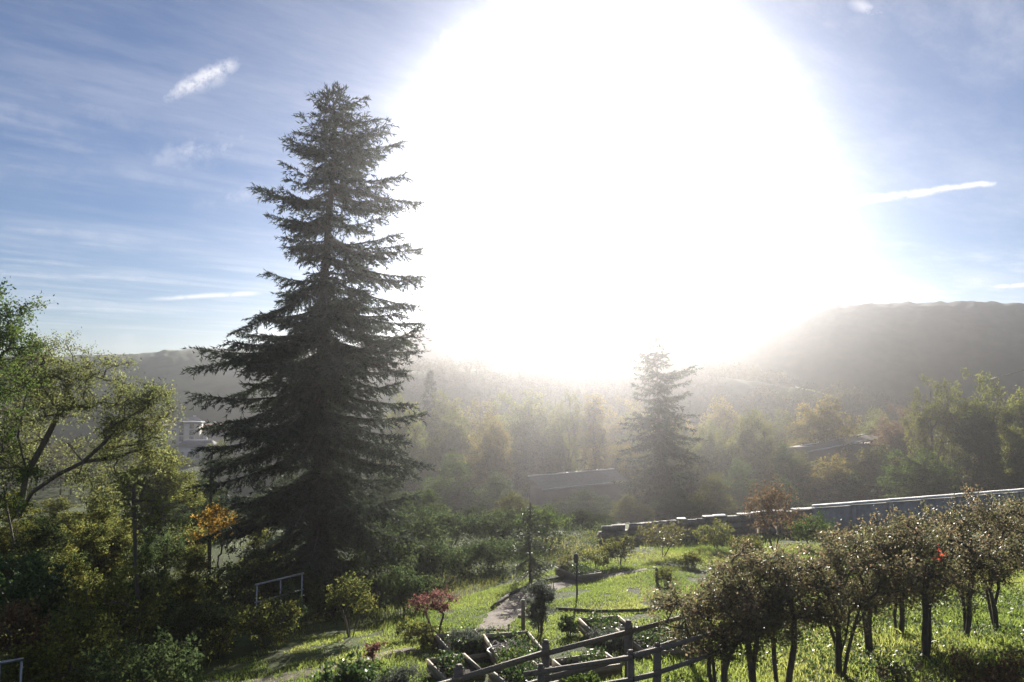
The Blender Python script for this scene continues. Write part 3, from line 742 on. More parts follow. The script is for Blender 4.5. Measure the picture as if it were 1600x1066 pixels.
# ------------------------------------------------------------------ village in the valley
def house(label, px, y, w, dpt, h, roof_h, wall, roofm, rz, floors, cols, hip=False, flat=False):
    b = GX(px, y); r = thing('village_house', label, 'house', b, rz, 'village houses in the valley')
    obj('wall', box(MB(), (0, 0, h / 2 - .5), w, dpt, h + 1), wall, r)
    mb = MB(); o = .5
    if flat:
        box(mb, (0, 0, h + .2), w + .7, dpt + .7, .38)
    else:
        ins = w * .28 if hip else 0
        X = w / 2 + o; Y = dpt / 2 + o
        V = [(-X, -Y, h), (X, -Y, h), (X, Y, h), (-X, Y, h), (-X + ins, 0, h + roof_h), (X - ins, 0, h + roof_h)]
        mb.add(V, [[0, 1, 5, 4], [2, 3, 4, 5]]).F.setdefault(3, []).append(np.array([[1, 2, 5], [3, 0, 4]]))
        mb.F[4].append(np.array([[3, 2, 1, 0]]))
    rf = obj('roof', mb, roofm, r)
    if not flat: obj('chimney', box(MB(), (w * .22, dpt * .1, h + roof_h * .8), .7, .7, 1.6), wall, rf)
    for f in range(floors):
        for c in range(cols):
            x = (c - (cols - 1) / 2) * w / cols; z = 1.6 + f * (h - .6) / floors
            o_ = obj('window', box(MB(), (x, -dpt / 2 - .02, z), 1.15, .12, 1.35), M['coping'], r)
            obj('pane', box(MB(), (x, -dpt / 2 - .075, z), .95, .05, 1.15), M['glass'], o_)
house('pale hip-roofed village house, highest on the slope between the trees and the spruce', 290, 212, 11, 8, 5.5, 2.2, M['render_white'], M['roof_slate'], .25, 2, 4, hip=True)
house('long white flat-roofed village block with two rows of windows', 266, 190, 14, 7, 5, 0, M['render_white'], M['roof_slate'], -.12, 2, 6, flat=True)
house('narrow tall pale village block beside the spruce boughs', 298, 176, 4.6, 4.6, 6.6, 0, M['render_cream'], M['roof_slate'], .1, 4, 2, flat=True)
house('cream village house with tiled gable roof nearest the spruce', 325, 183, 8, 6, 4.4, 1.8, M['render_cream'], M['roof_tile'], .5, 2, 3)
house('cream village house with tiled roof partly behind the spreading tree', 246, 200, 9, 7, 4.6, 2.0, M['render_cream'], M['roof_tile'], -.4, 2, 3)
house('small white village house with slate roof, lowest in the valley', 312, 160, 6, 5, 3.2, 1.5, M['render_white'], M['roof_slate'], -.3, 1, 3)

# ------------------------------------------------------------------ wall beyond the lawn
WA, WB = P(1272, 791, 36.0), P(1640, 762, 41.6)
r = thing('concrete_wall', 'grey concrete wall with pale sunlit coping behind the hedge row', 'wall', (WA[0], WA[1], float(zg(WA[0], WA[1]))))
O = np.array(r.location)
dv = WB - WA; Lw = np.linalg.norm(dv[:2]); ang_w = math.atan2(dv[1], dv[0]); npan = 7
panel_me = None
for i in range(npan):
    t0, t1 = i / npan, (i + 1) / npan; c = WA + dv * (t0 + t1) / 2
    seg = Lw / npan; gz = float(zg(c[0], c[1])) - .4; top = c[2] - .10
    obj('wall_panel', box(MB(), (c[0] - O[0], c[1] - O[1], (gz + top) / 2 - O[2]), seg - .22, .14, top - gz, ang_w), M['concrete'], r)
    cp = WA + dv * t0
    obj('pier', box(MB(), (cp[0] - O[0], cp[1] - O[1], (gz + cp[2] - .09) / 2 - O[2]), .24, .24, cp[2] - .09 - gz, ang_w), M['concrete'], r)
    mb = box(MB(), (0, 0, 0), seg - .012, .34, .085)
    o = obj('coping_stone', mb, M['coping'], r, (c - O).tolist())
    o.rotation_euler = (0, -math.atan2(dv[2], Lw), ang_w)
# low dry-stone wall continuing to the left
WA2, WB2 = P(938, 821, 33.7), P(1262, 795, 36.0)
rng = np.random.default_rng(51); rs = random.Random(6)
r = thing('stone_wall', 'low rough stone wall with broken sunlit capstones at the back of the lawn', 'wall', (WA2[0], WA2[1], float(zg(WA2[0], WA2[1]))))
O = np.array(r.location); dv = WB2 - WA2; Lw = np.linalg.norm(dv[:2]); ang_w = math.atan2(dv[1], dv[0])
sv = []
for q in range(5):
    mb = MB(); v = np.array([[i, j, k] for k in (-.5, .5) for j in (-.5, .5) for i in (-.5, .5)]) * (1, .8, 1)
    v += rng.normal(size=v.shape) * .07
    mb.add(v, [[0, 2, 3, 1], [4, 5, 7, 6], [0, 1, 5, 4], [2, 6, 7, 3], [0, 4, 6, 2], [1, 3, 7, 5]])
    m_ = mb.mesh('stone'); m_.materials.append(M['stone']); sv.append(m_)
s = 0.0
while s < Lw:
    wst = rs.uniform(.35, .75); t = min((s + wst / 2) / Lw, 1); c = WA2 + dv * t
    gz = float(zg(c[0], c[1])) - .2; n_c = 4; hh = (c[2] - .06 - gz) / n_c
    for q in range(n_c):
        o = obj('stone', sv[rs.randrange(5)], None, r, (c[0] - O[0] + (rs.uniform(-.1, .1) if q < n_c else 0), c[1] - O[1], gz + hh * (q + .5) - O[2]))
        o.scale = (wst * rs.uniform(.9, 1.15), .4, hh * 1.04); o.rotation_euler = (0, 0, ang_w + rs.uniform(-.06, .06))
    if rs.random() < .5:
        o = obj('capstone', sv[rs.randrange(5)], None, r, (c[0] - O[0], c[1] - O[1], c[2] - O[2]))
        o.scale = (wst, .46, rs.uniform(.04, .09)); o.rotation_euler = (0, 0, ang_w)
        o.material_slots[0].link = 'OBJECT'; o.material_slots[0].material = M['coping']  # paler than the stones below: sunlit bits of the wall top painted in
    s += wst

# ------------------------------------------------------------------ sheds among the trees
def shed(label, pa, pb, y0, y1, depth, drop, walls, name='shed'):
    A, B = P(*pa, y0), P(*pb, y1); dv = B - A; a_ = math.atan2(dv[1], dv[0]); Ls = np.linalg.norm(dv[:2])
    g = min(float(zg(A[0], A[1])), float(zg(B[0], B[1])))
    m = (A + B) / 2; r = thing(name, label, 'shed', (m[0], m[1], g), a_)
    tilt = math.atan2(B[2] - A[2], Ls); H = m[2] - g
    sl = math.atan2(drop, depth)
    mb = MB(); nc = int(Ls / .16); xs = np.linspace(-Ls / 2, Ls / 2, nc * 2 + 1); zz_ = np.tile([0, .035], nc + 1)[:len(xs)]
    top = np.stack([xs, 0 * xs, H + zz_ + xs * math.tan(tilt)], -1); bot = top + np.array([0, depth, drop])
    V = np.concatenate([top, bot, top - (0, 0, .03), bot - (0, 0, .03)]); k = len(xs); i = np.arange(k - 1)
    F = np.concatenate([np.stack([i, i + 1, i + k + 1, i + k], -1), np.stack([i + 2 * k, i + 3 * k, i + 3 * k + 1, i + 2 * k + 1], -1)])
    obj('roof_sheet', MB().add(V, F), M['roof_sheet'], r)
    f = obj('fascia', box(MB(), (0, 0, 0), Ls + .1, .05, .16), M['fascia'], r, (0, -.04, H + .0)); f.rotation_euler = (0, -tilt, 0)
    f = obj('ridge_cap', box(MB(), (0, 0, 0), Ls + .1, .22, .09), M['fascia'], r, (0, depth, H + drop + .07)); f.rotation_euler = (0, -tilt, 0)
    obj('wall', box(MB(), (0, depth / 2, (H - .25) / 2), Ls - .3, depth - .3, H - .25), walls, r)
    obj('door', box(MB(), (Ls * .2, .13, 1.0), 1.1, .06, 2.0), M['wood'], r)
shed('low shed with two bright roof edges among the hazy trees left of the ragged conifer', (848, 765), (985, 752), 90, 96, 3.6, 1.15, M['wood'])
shed('shed with a long pale roof edge half hidden among trees right of centre', (1262, 706), (1384, 683), 97, 106, 3.4, .12, M['wood'])
r = thing('power_cable', 'thin dark overhead cable crossing the sky edge at the right border', 'cable', P(1540, 596, 44))
mb = MB(); A, B = P(1548, 592, 44), P(1690, 545, 38); t = np.linspace(0, 1, 12)[:, None]
tube(mb, A + (B - A) * t - np.array([0, 0, 1]) * (.5 * t * (1 - t)) - np.array(r.location), .018, 5); obj('wire', mb, M['cable'], r)

# ------------------------------------------------------------------ hedge row of small multi-stemmed trees
HED = [  # px of the base, depth, height, width, number of stems, label
 (1118, 11.6, 1.75, 1.05, 3, 'small pruned hedge tree at the near end of the row, overhanging the rail fence'),
 (1168, 12.1, 2.05, 1.15, 2, 'second hedge tree from the rail fence, thin stems and coppery leaves'),
 (1212, 12.0, 2.15, 1.25, 2, 'hedge tree with one stout dark trunk, third from the rail fence'),
 (1300, 12.4, 2.30, 1.45, 6, 'hedge tree with many stems spreading from the base like a broom'),
 (1352, 13.6, 2.42, 1.20, 3, 'hedge tree just right of the broom-like one, set slightly back'),
 (1432, 13.2, 2.52, 1.45, 3, 'hedge tree with forked black trunks and a spray of bright red leaves'),
 (1492, 14.8, 2.55, 1.25, 3, 'hedge tree just right of the forked black trunks, its crown tangled with that neighbour'),
 (1548, 15.2, 2.68, 1.40, 4, 'hedge tree with two leaning trunks, next to last in the row'),
 (1600, 16.6, 2.75, 1.40, 3, 'hedge tree at the right border, last in the row'),
 (1392, 15.2, 2.15, 1.10, 2, 'slight hedge tree standing behind the gap left of the forked black trunks'),
]
for hi, (px, y, h, w, ns, label) in enumerate(HED):
    rng = np.random.default_rng(100 + hi)
    b = GX(px, y); stems = []
    lean = rng.normal(size=2) * .10
    for s in range(ns):
        a = rng.uniform(0, 6.28); sp = rng.uniform(.10, .34) * w * (.45 if ns < 3 else 1); rb = rng.uniform(.02, .14) if ns > 1 else .01
        c, s_ = math.cos(a), math.sin(a); j = lambda: rng.normal() * .04 + lean[0] * .5
        stems.append([(rb * c, rb * s_, -.1), (rb * c + sp * .2 * c + j(), rb * s_ + sp * .2 * s_ + j(), h * .16), (rb * c + sp * .45 * c + j(), rb * s_ + sp * .45 * s_ + j(), h * .32), (rb * c + sp * .8 * c + j(), rb * s_ + sp * .8 * s_ + j(), h * .48), (rb * c + sp * 1.2 * c, rb * s_ + sp * 1.2 * s_, h * .66)])
    w *= 1.46
    ells = [(0, 0, h * .72, w * .62, w * .55, h * .25), (w * .1, 0, h * .50, w * .50, w * .45, h * .16), (-w * .12, .1, h * .42, w * .36, w * .36, h * .12), (w * .3, .1, h * .80, w * .42, w * .4, h * .18), (-w * .32, -.1, h * .76, w * .42, w * .4, h * .20), (rng.normal() * .15, 0, h * .92, w * .35, w * .35, h * .12), (0, 0, h * .5, w * .45, w * .4, h * .14)]
    wood, crown = deciduous(rng, stems, ells, 120, .26, 8000, .050, 10, .48, .0065, trunk_r=.05 if ns > 2 else .068, power=.46)
    r = place(wood, crown, 'hedge_tree', label, 'tree', b, M['bark'], M['hedge_leaf'], group='row of small hedge trees')
    if hi == 5:
        q = P(1468, 866, y - .92) - b
        mb = MB(); rr = np.random.default_rng(3); leaves(mb, rr, q + rr.normal(size=(13, 3)) * (.03, .03, .075), .06, .6, .3)
        o = obj('red_leaf_spray', mb, M['scarlet'], r); o['label'] = 'spray of bright red leaves'

# ------------------------------------------------------------------ post-and-rail fences
def bar(mb, A, B, w, h):
    A = np.asarray(A, float); B = np.asarray(B, float); t = unit(B - A); s = unit(np.cross(t, [0, 0, 1.])) * w / 2; u_ = unit(np.cross(s, t)) * h / 2
    V = [A - s - u_, A + s - u_, A + s + u_, A - s + u_, B - s - u_, B + s - u_, B + s + u_, B - s + u_]
    return mb.add(np.array(V), [[0, 1, 2, 3], [7, 6, 5, 4], [0, 4, 5, 1], [1, 5, 6, 2], [2, 6, 7, 3], [3, 7, 4, 0]])
def rail_fence(label, posts, rails, pw=.11, name='rail_fence', over=.25, rw=.05, rh=.10):
    """posts: (px, py of the post top, height); rails at these heights below the post top"""
    T = []
    for px, py, h in posts: T.append((G(px, py, h), h))
    base = T[0][0] - np.array([0, 0, T[0][1]]); r = thing(name, label, 'fence', base)
    rs_ = random.Random(len(posts))
    for p, h in T:
        mb = MB(); q = p - base; ww = pw * rs_.uniform(.9, 1.1)
        a_ = math.atan2(T[-1][0][1] - T[0][0][1], T[-1][0][0] - T[0][0][0])
        box(mb, (0, 0, -h / 2 - .2), ww, ww, h + .4); box(mb, (0, 0, .018), ww * .72, ww * .72, .036)
        o = obj('post', mb, M['wood'], r, q.tolist()); o.rotation_euler = (rs_.uniform(-.03, .03), rs_.uniform(-.03, .03), a_)
    for dz in rails:
        for i in range(len(T) - 1):
            A = T[i][0] - base - (0, 0, dz); B = T[i + 1][0] - base - (0, 0, dz); t = unit(B - A)
            side = unit(np.cross(t, [0, 0, 1.])) * (pw * .5 + rw * .5 + .004)
            e0 = over if i == 0 else -.004; e1 = over if i == len(T) - 2 else -.004
            A2 = A - t * e0 + side + (0, 0, rs_.uniform(-.012, .012)); B2 = B + t * e1 + side + (0, 0, rs_.uniform(-.012, .012))
            obj('rail', bar(MB(), A2, B2, rw, rh * rs_.uniform(.9, 1.05)), M['wood'], r)
    return T, base
rail_fence('weathered wooden rail fence with knobbed posts crossing in front of the raised beds', [(560, 1085, 1.0), (717, 1043, 1.0), (853, 1004, 1.05), (982, 973, 1.0), (1075, 948, 1.0)], (.12, .50), .09, rw=.036, rh=.075)
rail_fence('weathered wooden fence with a sunlit handrail running into the hedge trees', [(845, 1042, 1.0), (985, 1020, 1.0), (1027, 1009, 1.0), (1130, 978, 1.0)], (.03, .34), .075, rw=.04, rh=.06)

# ------------------------------------------------------------------ raised beds
def raised_bed(label, pa, pb, L_, h=.34, soil_drop=.07, flip=1):
    A, B = G(*pa, h), G(*pb, h); w = (B - A)[:2]; W_ = np.linalg.norm(w); w = w / W_
    u_ = np.array([-w[1], w[0]]) * flip
    if u_[0] < 0: u_ = -u_
    c = (A + B)[:2] / 2 + u_ * L_ / 2
    g = float(zg(c[0], c[1])); r = thing('raised_bed', label, 'planter', (c[0], c[1], g), math.atan2(u_[1], u_[0]), 'raised beds in the garden')
    H = h + .02; th = .034
    for nm, cx, cy, sx, sy in (('end_board', -L_ / 2, 0, th, W_), ('end_board', L_ / 2, 0, th, W_), ('side_board', 0, -W_ / 2 + th / 2, L_ - th - .004, th), ('side_board', 0, W_ / 2 - th / 2, L_ - th - .004, th)):
        for lay in range(2):
            hh_ = H / 2
            obj(nm, box(MB(), (0, 0, 0), sx * (1 + .02 * lay), sy * (1 + .015 * lay), hh_ - .006), M['wood_pale'] if lay else M['wood'], r, (cx, cy, -.06 + hh_ * (lay + .5) + .06))  # upper boards paler than lower: sunlit top edges put into the wood colour
    k = 9; X, Y = np.meshgrid(np.linspace(-L_ / 2 + th / 2, L_ / 2 - th / 2, 2 * k), np.linspace(-W_ / 2 + th, W_ / 2 - th, k))
    Z = H - soil_drop - .03 + .05 * vnoise(X * 7 + c[0], Y * 7, 3)
    i, j = np.meshgrid(np.arange(2 * k - 1), np.arange(k - 1)); b0 = (j * 2 * k + i).ravel()
    obj('soil', MB().add(np.stack([X, Y, Z], -1).reshape(-1, 3), np.stack([b0, b0 + 1, b0 + 2 * k + 1, b0 + 2 * k], -1)), M['soil'], r)
    rr = np.random.default_rng(int(pa[0])); n = 1000
    C = np.stack([rr.uniform(-L_ / 2 + .1, L_ / 2 - .1, n), rr.uniform(-W_ / 2 + .08, W_ / 2 - .08, n), H - soil_drop + rr.random(n) ** 2 * .26], -1)
    keep = vnoise(C[:, 0] * 3 + pa[0], C[:, 1] * 3, 2) > .34
    o = obj('seedlings', leaves(MB(), rr, C[keep], .06, .6, -.4), M['laurel'], r); o['kind'] = 'stuff'
    return r
raised_bed('raised bed with a dark lavender clump at its left side, beside the red-leaved tree', (681, 996), (713, 1019), .85, .22)
raised_bed('raised bed with a pale curved hose at its end board', (756, 1009), (792, 1034), .9, .24)
raised_bed('raised bed farthest from the fence, its pale end board right of the upright dark shrub', (905, 975), (932, 990), .9, .24)
raised_bed('raised bed with crossed pale boards between the two fences', (963, 990), (1012, 1012), 1.0, .24)
raised_bed('raised bed of dark soil under the near rail fence, beside the knobbed post', (864, 1034), (887, 1047), 1.0, .25)
raised_bed('raised bed at the bottom edge behind the first fence post', (764, 1049), (805, 1076), .8, .22)
raised_bed('low raised bed at the bottom, left of the first fence post', (668, 1037), (697, 1055), .7, .20)
raised_bed('weedy raised bed on the lawn near the back, its boards lit yellow-green', (868, 889), (902, 899), 1.0, .25)
# pale hose lying on the bed by its end board
A = G(775, 1016, .29); th = np.linspace(.2, 4.2, 16); mb = MB()
tube(mb, np.stack([.16 * np.cos(th), .20 * np.sin(th) - .02 * th, .01 * np.sin(th * 2) + .02], -1), .014, 6)
tag(obj('garden_hose', mb, M['hose'], None, A.tolist()), 'pale hose curling over the raised bed left of the upright dark shrub', 'hose')

# timber edging of the lawn beds
def edging(label, pxs):
    p = [G(*q, .06) for q in pxs]; r = thing('timber_edging', label, 'edging', p[0] - (0, 0, .06)); O = np.array(r.location)
    for a_, b_ in zip(p[:-1], p[1:]):
        t = unit(b_ - a_); obj('log', tube(MB(), [a_ - O + t * .02, (a_ + b_) / 2 - O, b_ - O - t * .02], [.042, .046, .040], 8), M['bark'], r)
edging('dark log edging across the lawn between the feeder pole and the hedge trees', [(868, 951), (930, 955), (1000, 954), (1070, 946)])
edging('dark log edging along the far side of the curving path', [(768, 950), (796, 928), (838, 911), (890, 899), (935, 892)])
# ------------------------------------------------------------------ poles, stakes, rails
def pole(name, label, cat, px, py_top, y, r0, r1, mat, extra=None, lean=0.0):
    b = GX(px, y); t = P(px, py_top, y); r = thing(name, label, cat, b)
    mb = MB(); tube(mb, [(0, 0, -.25), (lean * .5, 0, (t[2] - b[2]) * .5), (lean, 0, t[2] - b[2])], [r0, (r0 + r1) / 2, r1], 7)
    obj('shaft', mb, mat, r)
    return r, t - b
r, t = pole('garden_pole', 'thin dark pole with a small feeder on top in the middle of the lawn', 'pole', 900, 868, 21.5, .028, .022, M['metal_dark'])
fd = MB(); tube(fd, [t + (0, 0, -.22), t + (0, 0, -.12), t + (0, 0, .0), t + (0, 0, .06)], [.05, .075, .07, .01], 8); obj('feeder', fd, M['metal_dark'], r)
r, t = pole('fence_post', 'short dark wooden post standing alone on the right side of the lawn', 'post', 1023, 888, 24.0, .055, .05, M['wood']); tube(MB(), [(0, 0, 0), (0, 0, .1)], .01)
obj('cap', box(MB(), (t[0], t[1], t[2] + .015), .13, .13, .03), M['wood'], r)
r, t = pole('utility_pole', 'tall thin dark pole rising left of the spruce behind the orange shrub', 'pole', 333, 708, 27.0, .075, .05, M['bark'])
obj('crossbar', box(MB(), (t[0], -.08, t[2] - 1.3), .75, .06, .07), M['wood'], r)
for dx in (-.3, .3):
    mb = MB(); tube(mb, [(t[0] + dx, -.08, t[2] - 1.26), (t[0] + dx, -.08, t[2] - 1.20), (t[0] + dx, -.08, t[2] - 1.13)], [.03, .04, .02], 7); obj('insulator', mb, M['coping'], r)
for px, top, y, lab in ((829, 898, 23.5, 'thin stake in the grass left of the curving path'), (792, 975, 15.6, 'bent dark stake beside the pale path, left of the upright dark shrub'), (862, 905, 22.5, 'short thin stake at the edge of the far lawn bed')):
    pole('garden_stake', lab, 'stake', px, top, y, .016, .012, M['bark'], lean=.05)
# pale post pair holding the upright shrub
r, t = pole('shrub_post', 'pale square post on the left side of the upright dark shrub', 'post', 817, 937, 17.2, .05, .045, M['wood_pale'])
obj('crosspiece', box(MB(), (.05, 0, t[2] * .5), .34, .05, .06), M['wood_pale'], r)

def metal_rail(label, A, B, h, nposts, y_mid=True):
    g = A.copy(); base = (A[0], A[1], A[2] - h); r = thing('metal_railing', label, 'railing', base); O = np.array(base)
    mb = MB(); tube(mb, [A - O, (A + B) / 2 - O, B - O], .026, 8); obj('top_rail', mb, M['metal'], r)
    mb = MB(); tube(mb, [A - O - (0, 0, .42), B - O - (0, 0, .42)], .018, 8); obj('mid_rail', mb, M['metal'], r)
    for q in range(nposts):
        p = A + (B - A) * (q / (nposts - 1) * .94 + .03) - O
        gz = float(zg(p[0] + O[0], p[1] + O[1])) - O[2]
        mb = MB(); tube(mb, [p, (p[0], p[1], min(gz - .1, p[2] - .5))], .017, 8); obj('post', mb, M['metal'], r)
metal_rail('galvanised handrail with thin posts rising above the weeds left of the spruce', P(399, 914, 18.0), P(474, 896, 20.0), .9, 3)
metal_rail('short galvanised handrail in the bottom left corner', P(-40, 1043, 10.6), P(36, 1030, 11.2), .9, 3)

# ------------------------------------------------------------------ shrubs
def shrub(name, label, px, y, w, h, mat, seed, nclump=50, rc=.22, nleaf=2600, ls=.06, asp=.55, stems=4, base=.1, group=None, wm='bark', twigs=6, shell=.42, top=None, droop=.2):
    rng = np.random.default_rng(seed); b = GX(px, y)
    if top is not None: h = P(px, top, y)[2] - b[2]
    st = []
    for s in range(stems):
        a = rng.uniform(0, 6.28); q = rng.uniform(.1, .3) * w
        st.append([(.03 * math.cos(a), .03 * math.sin(a), -.08), (q * .5 * math.cos(a), q * .5 * math.sin(a), h * .25), (q * math.cos(a), q * math.sin(a), h * .5)])
    z0 = h * base
    zc = (h + z0) / 2; rz = (h - z0) / 2
    ells = [(0, 0, zc, w * .42, w * .4, rz * .9)]
    for s in range(4):
        a = s * 1.57 + rng.uniform(0, 1); ells.append((w * .25 * math.cos(a), w * .22 * math.sin(a), zc + rng.uniform(-.35, .35) * rz, w * .28, w * .28, rz * .6))
    wood, crown = deciduous(rng, st, ells, nclump, rc, nleaf, ls, twigs, shell, .005, asp=asp, droop=droop, trunk_r=.05)
    return place(wood, crown, name, label, 'shrub' if 'tree' not in name else 'tree', b, M[wm], M[mat], names=('stem', 'foliage') if 'tree' not in name else ('trunk', 'crown'), group=group)
